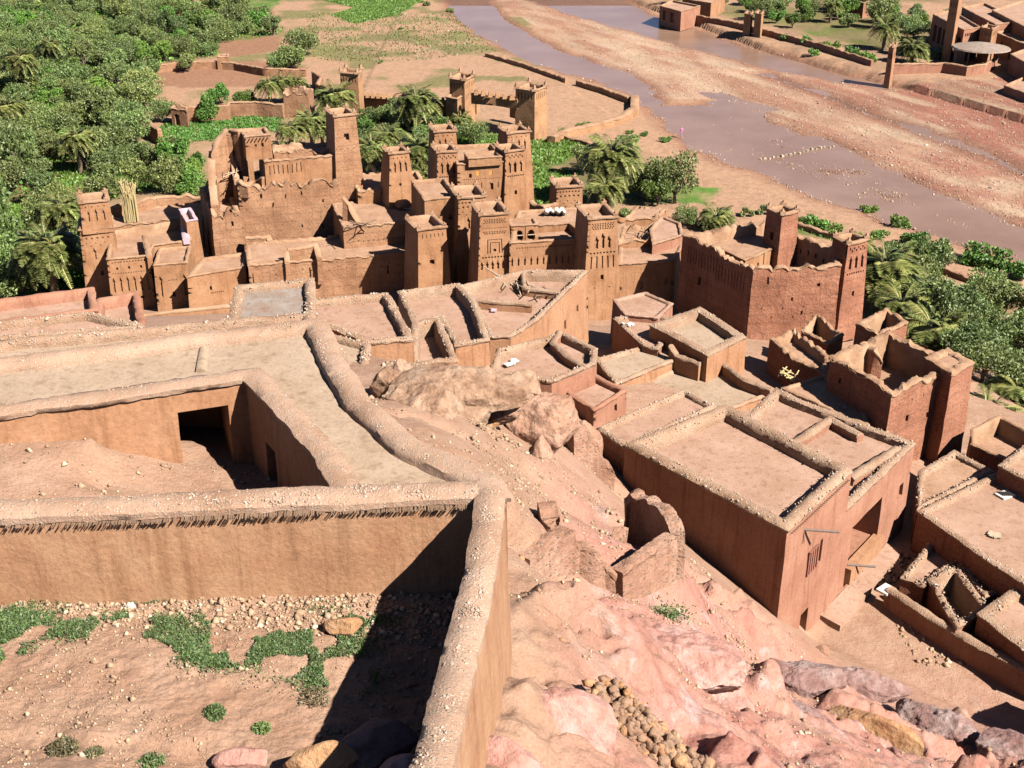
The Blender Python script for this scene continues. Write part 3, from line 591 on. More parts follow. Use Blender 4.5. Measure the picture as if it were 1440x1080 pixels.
house('arcaded_house', 'tall mud wing with a lilac-washed parapet by the shaded gap', 'house', back((262, 311), (278, 309), 9.3, 4.5), 9.3, 1, (.3, .5), .04, 'plaster', 'lilac', 'roof', lip=.06)
sweepwall('lilac', [P(262, 336, 7.8), P(260, 322, 7.8), P(259, 312, 7.9)], .7, 7.2, 'lilac', 'lilac', tag(thing('parapet_wall', 'lilac-washed bit of parapet on the arcaded house roof', 'wall', P(261, 325, 7)), None), 0, .4)
gw = thing('garden_wall', 'low mud wall with a dark doorway in front of the arcaded house', 'wall', P(260, 440, 4))
sweepwall('w', [P(196, 444, 5), P(240, 438, 5), P(290, 433, 5), P(332, 428, 5.1)], .5, 1.5, 'plaster', 'copek', gw, .02, .4)
# bundles of pale reeds standing on the terrace
for i, (u, v, h) in enumerate(((180, 312, 4.8), (187, 312, 4.0), (191, 311, 4.5))):
    b = MB(); base = Vector(P(u, v, 6.6)); rn = random.Random(i)
    for k in range(46):
        a = base + Vector((rn.uniform(-.32, .32), rn.uniform(-.3, .3), 0)); b.tube([a, a + Vector((rn.uniform(-.12, .12), rn.uniform(-.1, .1), h * .6)), a + Vector((rn.uniform(-.3, .3), rn.uniform(-.2, .2), h * rn.uniform(.85, 1.05)))], [.035, .03, .05], 4)
    o = b.build('reed_bundle', M['reed']); tag(o, ['leftmost tall bundle of dry reeds standing behind the arcaded house', 'shortest middle bundle of dry reeds behind the arcaded house', 'right hand bundle of dry reeds with a bushy head'][i], 'reeds', 'reed bundles on the terrace')
cwl = thing('courtyard_wall', 'eroded mud wall behind the reed bundles', 'wall', P(230, 300, 5))
sweepwall('w', [P(156, 290, 7.8), P(185, 283, 7.9), P(215, 277, 7.7), P(245, 276, 7.4), P(262, 272, 7.6), P(284, 276, 7.2)], .5, .5, 'pisé', 'copek', cwl, .03, .35, top=.35)
house('mud_terrace', 'rough earth terrace platform behind the arcaded house', 'terrace', [(158, 318), (270, 304), (284, 283), (160, 297)], 6.6, .5, (.3, .1), .03, 'pisé', 'copek', 'roof', lip=.05, topvar=.2)
# ================================================================ great ruined facade
gf = house('ruined_kasbah', 'great eroded mud kasbah with a tall blank facade and broken top', 'ruin', back((334, 259), (476, 250), 12.4, 7), 12.4, 2.5, (.45, 1.0), .03, 'pisé', 'copek', 'roof',
           {0: slit(.33, 15, 2.2, .3, .5) + slit(.46, 15, 1.2, .2, .4) + slit(.62, 15, .5, .2, .5) + slit(.6, 15, 4.6, .25, .4) + slit(.83, 15, 2.2, .25, .35) + slit(.8, 15, 5.1, .25, .4) + slit(.22, 15, .6, .3, .6) + row(15, 6.3, 9, .12, .12, .25, stag=.5)}, .6, topvar=.7, rough=.10, crough=.1)
house('ruined_kasbah', 'set-back upper storey of the great ruin with a bricked ledge', 'ruin', back((372, 226), (478, 217), 14.7, 5), 14.7, 9, (.5, .7), .03, 'plaster', 'copek', 'roof', {0: row(9, .5, 8, .12, 1.0, .12, .03, .5) + slit(.6, 9, 3, .3, .4)}, .6, topvar=.15, rough=.06)
house('ruined_kasbah', 'low rough back wall range between the ruin and the tall lookout tower', 'ruin', back((385, 212), (468, 207), 15.0, 3), 15.0, 9, (.4, .5), .03, 'pisé', 'copek', 'roof', topvar=.6, rough=.08)
pv = house('ruined_pavilion', 'square mud room with beam ends on stilt-like piers above a dark void', 'ruin', back((344, 192), (380, 189), 17.2, 3.6), 17.2, 14.6, (.35, .3), .02, 'plaster', 'copek', 'roof', {0: slit(.4, 3.2, .9, .2, .3) + slit(.66, 3.2, .8, .3, .45)}, .5, topvar=.1)
q = back((344, 192), (380, 189), 17.2, 3.6)
for a, t in ((q[0], 0), (q[1], 1)):
    b = MB(); b.box((a[0] + (.25 if t == 0 else -.25), a[1] + .3, 13.0), (.6, .6, 4.2), .2, .9); b.build('pier', M['plaster'], pv, (.1, 1.3))
beams(pv, (q[0][0], q[0][1], 17.0), (q[1][0], q[1][1], 17.0), 7, (.05, -.5, 0), .07)
for nm, lab, path, zb, th_, tv in (
    ('w', 'jagged tall wall stub at the left corner of the great ruin', [(296, 212, 15.5), (300, 200, 16.4), (306, 190, 17.0), (318, 182, 17.4)], 8, .7, .5),
    ('w', 'broken cross wall with a rounded shoulder in the great ruin', [(324, 181, 17.3), (335, 181, 17.5), (345, 183, 17.2)], 9, .6, .4),
    ('w', 'leaning wall fin between the dark voids of the great ruin', [(320, 186, 17.2), (325, 208, 15.2), (330, 236, 13.4), (335, 264, 11.8)], 4, .55, .5),
    ('w', 'thin outer fin wall along the left edge of the great ruin', [(297, 208, 15.6), (297, 232, 14.2), (299, 262, 12.4), (302, 288, 10.7)], 3, .7, .5),
    ('w', 'toothed low wall with crumbling battlements inside the great ruin', [(334, 254, 12.7), (346, 253, 12.9), (358, 251, 12.4), (371, 249, 12.9)], 11, .5, .5),
    ('w', 'dark diagonal broken wall right of the great facade', [(482, 277, 12.0), (492, 288, 11.2), (504, 304, 10.2)], 5, .6, .7),
    ('w', 'low stub wall at the foot of the great facade', [(345, 333, 7.4), (378, 331, 7.4), (381, 344, 6.6)], 4, .45, .2),
    ('w', 'short partition walls on the terrace below the great facade', [(402, 352, 8.6), (404, 368, 7.6)], 5, .45, .1),
    ('w', 'low room wall with a rounded end below the great facade', [(404, 350, 8.6), (444, 344, 8.7), (449, 363, 7.8)], 5, .45, .1)):
    t = thing('ruined_wall', lab, 'ruin', P(path[0][0], path[0][1], zb)); sweepwall('w', [P(*c) for c in path], th_, zb, 'pisé', 'copek', t, .03, .3, top=tv, rough=.12)
tower('tall tapering ruined tower with a square window behind the great facade', back((470, 163), (500, 160), 19.0, 3.2), 19.0, 8, 5, 'pisé', .05, .4)
tower('slender battered tower with carved niches and a pale rim behind the flat roofs', back((548, 216), (575, 213), 15.4, 2.4), 15.4, 7, 4, batter=.09)
house('mud_house', 'plain mud house with an arched door below the slender battered tower', 'house', back((503, 266), (600, 259), 11.2, 6), 11.2, 3, (.35, .5), .03, 'plaster', 'copek', 'roof', {0: slit(.7, 7, 1.1, .5, 1.0) + slit(.35, 7, .3, .25, .3)}, .6, topvar=.4, rough=.06)
k4 = house('mud_house', 'mud house with a wide dusty roof and a dotted band right of the great facade', 'house', back((483, 319), (600, 309), 9.6, 8.5), 9.6, 2, (.3, .12), .03, 'pisé', 'copek', 'roof', {0: row(8, 1.6, 14, .12, .12, .2) + slit(.9, 8, 1.9, .5, 1.2)}, .6, topvar=.15, rough=.06, lip=.06)
beams(k4, P(560, 292, 9.7), P(604, 300, 9.7), 4, (2.2, -.6, .1), .06, 'paleroof', 'pole')
k5 = house('mud_house', 'long low rammed-earth range running under the great facade', 'house', back((349, 372), (583, 353), 7.5, 7), 7.5, 1, (.4, .3), .03, 'pisé', 'copek', 'roof',
      {0: slit(.02 + .0, 17, 1.0, .2, 1.8, .25) + slit(.41, 17, 1.6, .25, .9) + slit(.36, 17, .8, .15, 1.2, .2) + slit(.83, 17, 1.2, .2, .9) + row(17, .8, 16, .12, .12, .2, stag=.3)}, .6, topvar=.3, rough=.09)
tower('stubby plain mud tower with one square window above the flat roofs', back((588, 323), (627, 318), 12.0, 4), 12.0, 3.5, 9, batter=.05, horns=.3)
house('mud_house', 'tall plain mud house with a small window between the stubby tower and the carved tower', 'house', back((597, 281), (646, 277), 13.2, 7), 13.2, 3, (.3, .4), .02, 'plaster', 'copek', 'roof', {0: slit(.72, 3.6, 1.8, .4, .5) + slit(.35, 3.6, 1.9, .4, .3)}, .6, lip=.08)
# ================================================================ the riad with carved towers
tower('carved mud tower with horned corners at the back left of the riad', back((645, 278), (683, 275), 13.7, 3.8), 13.7, 3.5, 3)
tower('mud tower carved with a stepped square frame at the front left of the riad', back((675, 302), (715, 299), 14.2, 3.8), 14.2, 3.5, 7)
rq = [(717, 342), (822, 335), (828, 291), (728, 297)]
riad = house('riad', 'riad with an arched gallery, carved frieze and open courtyard between two horned towers', 'house', rq, 11.4, 3.5, (.4, 1.0), .03, 'plaster', 'copek', 'roof',
      {0: row(8.5, .5, 24, .12, .14) + sum([niche(.04 + .083 * i, 8.5, 1.5, .18, .85, .22) for i in range(12)], []) + row(8.5, 3.4, 4, .14, .14, .3) + row(8.5, 4.4, 3, .12, .12, .3)}, .6)
def arcs(f, L_, d, w, h, dep):
    u = w / 2 / L_; return [(f - u * .7, f + u * .7, d + h * .6, d + h, dep), (f - u, f + u, d + h * .2, d + h * .62, dep), (f - u * .75, f + u * .75, d + .06, d + h * .22, dep), (f - u * .4, f + u * .4, d - .04, d + .1, dep)]
ga = back((719, 318), (757, 315.5), 12.0, 2.2)
gal = house('gallery', 'two keyhole arches with pale lintels looking onto the riad courtyard', 'gallery', ga, 12.0, 9.0, (.25, .15), .0, 'plaster', 'copek', 'roof', {0: arcs(.3, 3.1, .55, .9, 1.5, 1.2) + arcs(.74, 3.1, .55, .9, 1.5, 1.2) + [(.5, .53, .2, 2.2, .08)]}, .4, lip=.05)
e = Vector(ga[1][:2]) - Vector(ga[0][:2])
for f in (.3, .74):
    c = Vector(ga[0][:2]) + e * f; b = MB(); b.box((c.x + .05, c.y - .02, 11.0), (.85, .06, .08), math.atan2(e.y, e.x)); b.build('lintel', M['paleroof'], gal)
house('roof_terrace', 'raised sloping roof terrace at the back of the riad courtyard', 'terrace', [(757, 317), (800, 314), (822, 330), (828, 291), (728, 296), (722, 314)], 11.2, 9.5, (.15, .05), 0, 'plaster', 'roof', 'roof', lip=.04)
tower('tallest carved tower with zigzag niches at the front right of the riad', back((828, 307), (868, 304), 14.6, 4.0), 14.6, 3.5, 1)
tower('carved tower with horned rim at the back right of the riad', back((783, 263), (819, 261), 12.8, 3.2), 12.8, 3, 3, batter=.03)
sweepwall('w', [P(748, 281, 11.0), P(765, 290, 11.2), P(786, 284, 11.0)], .5, 8, 'plaster', 'copek', thing('ruined_wall', 'sloping buttress wall behind the riad roof', 'ruin', P(765, 290, 8)), .05, .4, top=.5)
b = MB()
for k in range(7): b.tube([Vector(P(768 + 4 * k, 303 - (k % 3), 10.7)), Vector(P(770 + 4 * k, 296 - 2 * (k % 2), 11.9))], [.45, .2], 6)
tag(b.build('whitewashed_chimneys', M['white'], None, (.15, 2)), 'whitewashed lumpy chimney stack behind the riad roof', 'chimney')
# ================================================================ square castle with four towers
cg = 'towers of the four-towered castle'
Zf = 13.8
tower('front left tower of the four-towered castle', back((615, 214), (643, 212), Zf, 3), Zf, 5, 2, group=cg)
tower('back left tower of the four-towered castle', back((611, 185), (641, 183), 14.4, 3), 14.4, 4, 4, group=cg)
tower('front right tower of the four-towered castle, with a window low down', back((711, 213), (737, 210), Zf, 3), Zf, 5, 2, group=cg)
tower('back right tower of the four-towered castle', back((714, 187), (745, 184), 14.4, 3), 14.4, 4, 4, group=cg)
fc = back((643, 231), (711, 227), 12.6, 8)
ch = house('castle_house', 'central block of the four-towered castle with orange shuttered windows', 'house', fc, 12.6, 4.5, (.3, .5), .01, 'plaster', 'copek', 'roof',
      {0: slit(.42, 5.5, .9, .42, .6, .1) + slit(.68, 5.5, .9, .42, .6, .1) + row(5.5, 1.8, 20, .1, .1, .1) + slit(.27, 5.5, 1.2, .3, .5) + slit(.7, 5.5, 2.4, .4, .8, .3) + slit(.25, 5.5, 2.6, .3, .7, .3) + row(5.5, 2.3, 5, .1, .7, .1) + slit(.85, 5.5, 4.3, .3, .5)}, .5, lip=.08)
house('castle_house', 'raised parapet box on the front of the four-towered castle', 'house', back((659, 223), (706, 220), 13.3, 2.6), 13.3, 12.3, (.3, .3), .0, 'plaster', 'copek', 'roof', lip=.06)
e = Vector(fc[1][:2]) - Vector(fc[0][:2]); nn = Vector((e.y, -e.x)).normalized()
for f in (.42, .68):
    c = Vector(fc[0][:2]) + e * f - nn * .04; b = MB(); b.box((c.x, c.y, 12.6 - 1.2), (.40, .05, .58), math.atan2(e.y, e.x)); b.build('shutter', M['orange'], ch)
# ================================================================ square kasbah on the right
sk = house('square_kasbah', 'square red mud kasbah with an open court and eroded walls', 'house', [(960, 327), (1060, 374), (1183, 371), (1178, 346), (1113, 321), (1080, 308)], 13.3, 5.5, (.55, 3.0), .015, 'pisered', 'copek', 'roof',
      {0: slit(.3, 13, 3.2, .5, .8, 1.2) + row(13, .8, 20, .12, 1.6, .08), 1: slit(.18, 9, .9, .2, .7) + slit(.77, 9, 1.3, .3, .35) + slit(.48, 9, 2.8, .25, .35) + row(9, 3.8, 7, .14, .14, .3, stag=.8) + slit(.6, 9, 4.2, .2, .4), 3: row(8, 1.0, 5, .2, .4, .7)}, .6, topvar=.5, rough=.08, crough=.08)
house('inner_wing', 'sunlit inner wing with an arched door inside the square kasbah court', 'house', [(968, 329), (1048, 366), (1101, 343), (1081, 323)], 12.2, 7, (.3, .1), .0, 'plaster', 'copek', 'roof', {1: slit(.72, 6, .8, .5, 1.6, .5) + slit(.5, 6, .1, .15, 1.4, .1) + slit(.35, 6, .8, .25, .4)}, .5, lip=.05)
tower('red mud corner tower with a tall niche on the right of the square kasbah', [(1172, 332), (1193, 343), (1221, 336), (1199, 327)], 14.8, 5.5, 2, 'pisered', .04, faces=(1,))
tower('red mud tower with broken horns at the back of the square kasbah', [(1079, 292), (1100, 302), (1123, 296), (1102, 288)], 15.6, 8, 5, 'pisered', .03, faces=(0,))
# ================================================================ open-roofed kasbah at lower right
rk = house('roofless_kasbah', 'roofless red kasbah with deep open rooms by the palm grove', 'ruin', [(1168, 498), (1254, 553), (1334, 518), (1318, 494), (1250, 464), (1216, 478)], 15.4, 8, (.6, 2.4), .015, 'pisered', 'copek', 'roof',
      {0: slit(.2, 9, 1, .3, .5), 1: slit(.35, 6, 2.2, .3, .5) + slit(.72, 6, 2.6, .2, .4) + row(6, 1.0, 4, .12, .12, .3)}, .5, topvar=.35, rough=.09, crough=.1)
sweepwall('w', [P(1216, 480, 15.2), P(1232, 492, 15.1), P(1240, 505, 14.4)], .6, 12.8, 'pisered', 'copek', rk, 0, .3, top=.2)
house('block_tower', 'solid square red tower with a flat top at the corner of the roofless kasbah', 'tower', [(1301, 502), (1339, 525), (1370, 509), (1333, 489)], 15.8, 6, (.6, .12), .03, 'pisered', 'copek', 'roof', topvar=.12, rough=.09, crough=.1)
house('roofless_room', 'small open red room behind the roofless kasbah', 'ruin', [(1204, 454), (1237, 470), (1277, 450), (1247, 432)], 14.3, 8, (.4, 1.6), .02, 'pisered', 'copek', 'roof', topvar=.2, rough=.08)
house('roofless_room', 'small red room with a black open pit at the foot of the square kasbah', 'ruin', [(1128, 463), (1164, 482), (1186, 470), (1148, 440)], 12.0, 7, (.3, 2.8), .02, 'pisered', 'copek', 'roof', topvar=.2, rough=.08)
house('roofless_room', 'narrow red walled yard left of the roofless kasbah', 'ruin', [(1083, 474), (1122, 505), (1160, 525), (1168, 500), (1118, 462)], 12.6, 7, (.4, .8), .02, 'pisered', 'copek', 'roof', topvar=.3, rough=.08)
house('flat_roofed_house', 'flat mud roof below the roofless kasbah, partly hidden by the pink house wing', 'house', [(1100, 545), (1160, 527), (1215, 562), (1222, 600)], 12.8, 8, (.3, .1), .02, 'pisered', 'copek', 'roof', topvar=.05)
# ================================================================ low houses at the right edge
house('flat_roofed_house', 'low house with a brownish worn roof right of the pink house', 'house', [(1292, 664), (1290, 716), (1398, 663), (1342, 634)], 11.9, 7, (.4, .2), .02, 'pisered', 'cope', 'roof')
c4 = house('flat_roofed_house', 'low house with a bare pink roof, rain spouts and a white roof hatch', 'house', [(1291, 719), (1380, 782), (1500, 860), (1560, 735), (1413, 660)], 12.2, 8, (.4, .2), .02, 'pisered', 'cope', 'roofpink', lip=.1)
b = MB(); hx = P(1413, 697, 12.0)
b.box((hx[0], hx[1], 12.06), (1.0, .7, .12), .5); b.build('hatch_frame', M['white'], c4)
b = MB()
for i in range(-3, 4): b.box((hx[0] + i * .11, hx[1], 12.14), (.04, .55, .05), .5)
b.build('hatch_grille', M['dark'], c4)
for u, v in ((1364, 766), (1380, 777)):
    b = MB(); p = Vector(P(u, v, 11.9)); b.tube([p, p + Vector((-.28, -.42, -.12))], .09, 8); b.build('rain_spout', M['pink'], c4)
house('roofless_room', 'small ruined house with a square black pit between the low walls', 'ruin', [(1306, 812), (1345, 882), (1392, 855), (1345, 795)], 11.0, 8, (.35, 2.2), .02, 'pisered', 'cope', 'roof', topvar=.12, rough=.06)
house('flat_roofed_house', 'narrow walled roof with a broken corner beside the black pit', 'house', [(1268, 812), (1300, 822), (1345, 790), (1385, 838), (1417, 828), (1313, 756)], 10.8, 8, (.28, .35), .02, 'pisered', 'cope', 'roofpink', topvar=.1)
house('flat_roofed_house', 'cropped house with a broad pebbly parapet at the right edge below the hatch roof', 'house', [(1376, 864), (1480, 945), (1560, 880), (1442, 815)], 11.6, 8, (.6, .3), .02, 'pisered', 'cope', 'roofpink')
tw = thing('terrace_wall', 'long pebble-topped pink wall edging the terrace beside the big pink house', 'wall', P(1330, 890, 9))
sweepwall('w', [P(1250, 828, 10.4), P(1310, 868, 10.5), P(1370, 903, 10.6), P(1470, 955, 10.7)], .5, 8.6, 'pink', 'cope', tw, .02, .25, rough=.05, crough=.07)
house('flat_roofed_house', 'dark-sided low room at the edge of the palm grove', 'house', [(1366, 604), (1366, 625), (1428, 652), (1470, 618), (1405, 585)], 11.6, 6, (.3, 1.2), .02, 'pisered', 'copek', 'roof')
house('flat_roofed_house', 'low mud roof at the right edge behind the hatch roof, beside the grove', 'house', [(1405, 655), (1520, 715), (1560, 660), (1452, 618)], 13.2, 8, (.4, .2), .02, 'pisered', 'cope', 'roof')

house('mud_house', 'mud house with a small white-framed window right of the tallest carved tower', 'house', [(870, 372), (950, 366), (962, 341), (872, 346)], 9.6, 3, (.3, .08), .01, 'plaster', 'roof', 'roof', {0: slit(.42, 8, 2.0, .5, .7, .2) + slit(.85, 8, 1.8, .5, .6, .2)}, .6, lip=.05)
house('mud_house', 'small ruined mud house with poles sticking out right of the tallest carved tower', 'house', [(871, 338), (916, 335), (930, 312), (876, 316)], 10.4, 3, (.35, .7), .02, 'plaster', 'copek', 'roof', topvar=.4)
house('mud_house', 'pink mud house with a plain roof behind the small ruined house', 'house', [(918, 343), (960, 331), (957, 314), (930, 303), (914, 322)], 10.6, 3, (.3, .15), .02, 'pink', 'roof', 'roofpink', lip=.06)
house('mud_house', 'half-collapsed roof with scattered poles below the two olives', 'ruin', [(880, 306), (922, 304), (940, 288), (893, 288)], 7.0, 2, (.35, .4), .02, 'plaster', 'copek', 'roof', topvar=.6)

house('ruined_kasbah', 'lower broken front of the great ruin below the tall fins', 'ruin', back((297, 294), (336, 290), 10.4, 11), 10.4, 2.5, (.45, .8), .03, 'pisé', 'copek', 'roof', {0: slit(.7, 3, 1.0, .25, .6)}, .5, topvar=1.1, rough=.12, crough=.12)
# ================================================================ valley floor and river
def W0(L_, z=0): return [P(u, v, z)[:2] for u, v in L_]
chA = W0([(600, -60), (628, 0), (640, 22), (672, 45), (705, 66), (745, 84), (800, 102), (850, 115), (893, 130), (905, 148), (930, 165), (945, 185), (985, 212), (1027, 230), (1103, 256), (1200, 293), (1300, 323), (1440, 366), (1640, 430),
          (1640, 370), (1440, 322), (1327, 272), (1213, 222), (1173, 202), (1070, 169), (1012, 146), (958, 150), (925, 150), (922, 138), (911, 122), (858, 96), (800, 78), (765, 61), (712, 33), (692, 8), (660, -60)])
chB = W0([(660, -60), (742, 0), (785, 14), (833, 28), (897, 45), (960, 64), (1027, 81), (1070, 94), (1127, 102), (1173, 114), (1213, 119), (1262, 124), (1230, 116), (1193, 108), (1147, 95), (1093, 79), (1027, 62), (960, 37), (905, 18), (880, 0), (800, -60)])
chC = W0([(1078, 103), (1110, 116), (1150, 130), (1240, 165), (1330, 197), (1440, 242), (1640, 330)])
wetpool = W0([(985, 128), (1030, 133), (1100, 152), (1070, 168), (1010, 143)])
GREEN = [W0(p) for p in (
    [(52, 218), (120, 237), (128, 258), (95, 262), (48, 250)], [(-40, 285), (40, 288), (60, 320), (25, 345), (-40, 340)], [(150, 248), (250, 245), (270, 262), (160, 268)],
    [(75, 385), (125, 372), (135, 420), (20, 432)], [(645, 182), (740, 200), (812, 198), (823, 215), (790, 232), (752, 240), (745, 228), (640, 205)], [(750, 240), (815, 245), (800, 285), (752, 290)],
    [(465, 22), (520, 5), (585, 5), (560, 22), (500, 34)], [(1118, 308), (1180, 332), (1176, 345), (1120, 325)], [(430, -5), (560, -10), (600, 4), (500, 12)], [(1120, 45), (1250, 52), (1300, 70), (1200, 70), (1130, 55)], [(870, 250), (1010, 265), (990, 290), (880, 290)],
    [(280, 0), (430, -20), (380, 15), (300, 10)], [(1400, 385), (1440, 400), (1440, 430), (1370, 395)])]
PLOT = W0([(212, 188), (246, 166), (398, 165), (392, 184), (330, 200), (240, 200)])
GROVE = [W0(p) for p in ([(-120, 90), (-60, 40), (40, 5), (150, 0), (330, 5), (400, 45), (330, 78), (215, 92), (212, 140), (196, 170), (200, 222), (285, 228), (300, 290), (215, 270), (100, 300), (-60, 300)], [(-80, 300), (120, 290), (140, 400), (-60, 440)],
                         [(500, 175), (630, 175), (620, 250), (520, 250)], [(790, 200), (900, 220), (920, 290), (760, 290)], [(1212, 385), (1300, 400), (1440, 445), (1500, 600), (1380, 620), (1300, 520), (1210, 440)], [(930, 10), (1240, 20), (1400, 60), (1230, 80), (1090, 45)], [(1060, -60), (1300, -60), (1320, 10), (1100, 10)])]
BROWN = [W0(p) for p in ([(215, 97), (360, 88), (440, 95), (400, 120), (345, 122), (270, 122), (220, 118)], [(300, 62), (390, 50), (400, 72), (310, 82)], [(240, 10), (290, 12), (280, 25), (240, 22)])]
X, Y, Q = fan(-.66, .66, 720, 88, 420, 640)
Pn = np.stack([X, Y, X * 0], 1)
wx = X + 1.6 * fbm(Pn, .22, 4) + .35 * fbm(Pn + 5, 1.2, 3); wy = Y + 3.2 * fbm(Pn + 50, .2, 4) + .7 * fbm(Pn + 9, 1.1, 3)
dA = sdist(wx, wy, chA); dB = sdist(wx, wy, chB); dC = sdist(wx, wy, chC, False) - .9; dW = sdist(wx, wy, wetpool)
n1 = fbm(Pn, .16, 5); n2 = fbm(Pn + 70, .6, 4); st = np.stack([X * .30 + Y * .16, Y * .06 - X * .1, X * 0], 1); n3 = fbm(st, 1.0, 5)
Z = .10 * n1 + .03 * n2
bed = np.minimum(dA, dB); rv = np.clip((8 - bed) / 16, 0, 1)
bar = inpoly(X, Y, W0([(600, -60), (692, 0), (920, 140), (1000, 140), (1440, 320), (1700, 420), (1700, 100), (1260, 128), (960, 66), (742, 0)]))
Z = np.where(bar, Z + .12 + .22 * n3, Z + .1)
for d, dp in ((dA, .55), (dB, .6), (dC, .45), (dW, .35)): Z = Z - dp * np.clip(.5 - d / 4.5, 0, 1)
sh = np.clip(-dA / 6, 0, 1) * (X > 28) ; Z = Z + sh * np.where(Y < 300, .17 + .30 * n3 + .25 * fbm(Pn + 11, 1.1, 3) + .16 * n1, 0)
Zb = inpoly(X, Y, W0([(870, 170), (1440, 380), (1440, 440), (900, 300), (640, 250), (500, 150), (560, 20), (640, 20)])); Z += .25 * Zb * np.clip(dA / 8, 0, 1)
far = inpoly(X, Y, W0([(800, -80), (880, 0), (1090, 77), (1193, 106), (1262, 122), (1440, 175), (1700, 250), (1700, -80)])); Z += far * np.clip(dB / 4, 0, 1) * 1.2
Z = np.where(Y > 330, np.maximum(Z, -.05), Z)
# what the ground is made of, in patches with ragged edges
def c3(*c): return np.array(c)
col = np.ones((len(X), 3)) * c3(.50, .30, .19); n4 = fbm(Pn + 30, .12, 5)[:, None]
def put(mask, c, var=.25):
    global col
    m = np.clip(mask, 0, 1)[:, None]; col = col * (1 - m) + m * c3(*c) * (1 + var * n4)
put(np.where(X < 5, np.clip(n1 * 3 + .1, 0, 1) * np.clip((Y - 150) / 80, 0, .8), 0), (.20, .20, .07))
put(bar * .9, (.50, .32, .22)); put(bar * np.clip(n3 * 3 - .1, 0, .8), (.40, .20, .13)); put(bar * np.clip(-n3 * 3 - .3, 0, .8), (.56, .40, .28))
put(bar * np.clip((X - 45) / 30, 0, 1) * np.clip(n3 * 2 + .75, 0, .95) , (.36, .145, .10)); put(bar * np.clip((X - 60) / 40, 0, 1) * np.clip(-n3 * 3 - .1, 0, .7), (.46, .30, .20))
for d in (dA, dB, dC): put(np.clip(1.1 - np.abs(d) / 3.2, 0, .85), (.30, .14, .09))
put(np.clip(.6 - np.minimum(np.minimum(dA, dB), dC), 0, 1), (.22, .12, .085))
soft = lambda p, s=1.2: np.clip(.5 - sdist(wx, wy, p) / s, 0, 1)
for g in GREEN: put(soft(g) * np.clip(.85 + n2 * .8, 0, 1), (.11, .22, .035), .5)
put(soft(PLOT), (.10, .20, .04), .3)
pu = np.abs(((X + Y * .35) / 4.2) % 1 - .5) * 2; pv_ = np.abs(((Y - X * .5) / 9) % 1 - .5) * 2
put(soft(PLOT) * ((pu > .86) | (pv_ > .9)), (.40, .26, .16))
for g in GROVE: put(soft(g, 6) * .85, (.17, .17, .055), .5)
for g in BROWN: put(soft(g), (.36, .19, .115), .1)
put(soft(W0([(520, 45), (700, 75), (790, 115), (740, 95), (600, 80), (470, 75), (480, 48)]), 8) * np.clip(n1 * 3 + .4, 0, .7), (.24, .20, .09))
put(far * np.clip(n1 * 2, 0, .5), (.30, .19, .12)); col = col * .88
me = fastmesh('valley_floor', np.stack([X, Y, Z], 1), Q, None, True) if False else None
def groundmat():
    m, nt, bs = newmat('valley_ground'); L = nt.links.new
    at = N(nt, 'ShaderNodeAttribute', attribute_name='soil'); co = nt.nodes.new('ShaderNodeNewGeometry').outputs['Position']
    f = noise(nt, co, 1.1, 8, .75); c = mix(nt, 1.0, at.outputs['Color'], ramp(nt, f, [(.25, (.62, .6, .58)), (.5, (1, 1, 1)), (.75, (1.3, 1.28, 1.25))]), 'MULTIPLY')
    vo = N(nt, 'ShaderNodeTexVoronoi'); vo.inputs['Scale'].default_value = 1.3; L(co, vo.inputs['Vector']); sp = N(nt, 'ShaderNodeSeparateColor'); L(vo.outputs['Color'], sp.inputs[0])
    l = N(nt, 'ShaderNodeMath', operation='LESS_THAN', i1=.22); L(sp.outputs[0], l.inputs[0]); mu = N(nt, 'ShaderNodeMath', operation='MULTIPLY'); L(l.outputs[0], mu.inputs[0])
    L(ramp(nt, vo.outputs['Distance'], [(.12, (1, 1, 1)), (.22, (0, 0, 0))]), mu.inputs[1]); m3 = N(nt, 'ShaderNodeMath', operation='MULTIPLY'); at2 = N(nt, 'ShaderNodeAttribute', attribute_name='stony')
    L(mu.outputs[0], m3.inputs[0]); L(at2.outputs['Fac'], m3.inputs[1]); c = mix(nt, m3.outputs[0], c, (.55, .42, .32))
    b = N(nt, 'ShaderNodeBump'); b.inputs['Strength'].default_value = .7; b.inputs['Distance'].default_value = .3; L(f, b.inputs['Height']); L(b.outputs[0], bs.inputs['Normal'])
    L(c, bs.inputs['Base Color']); bs.inputs['Roughness'].default_value = .95; bs.inputs['Specular IOR Level'].default_value = .1
    return m
M['valley'] = groundmat()
def ground_mesh(name, X, Y, Z, Q, col, stony):
    me = fastmesh(name, np.stack([X, Y, Z], 1), Q, M['valley'], True)
    a = me.color_attributes.new('soil', 'FLOAT_COLOR', 'POINT'); a.data.foreach_set('color', np.hstack([np.clip(col, 0, 1), np.ones((len(X), 1))]).astype(np.float32).ravel())
    a = me.attributes.new('stony', 'FLOAT', 'POINT'); a.data.foreach_set('value', stony.astype(np.float32)); return tag(link(name, me), kind='structure')
ground_mesh('valley_floor', X, Y, Z, Q, col, np.where(bar, 1., .25))
X2, Y2, Q2 = fan(-1.6, 1.6, 60, 415, 2500, 30); ground_mesh('far_plain', X2, Y2, X2 * 0 - .25, Q2, np.ones((len(X2), 3)) * c3(.30, .2, .11), X2 * 0)
for s in (-1, 1):
    X2, Y2, Q2 = fan(-3.2 if s < 0 else .655, -.655 if s < 0 else 3.2, 40, 60, 440, 40); ground_mesh('far_plain', X2, Y2, X2 * 0 - .3, Q2, np.ones((len(X2), 3)) * c3(.30, .2, .11), X2 * 0)
m, nt, bs = newmat('muddy_water'); L = nt.links.new; co = nt.nodes.new('ShaderNodeNewGeometry').outputs['Position']
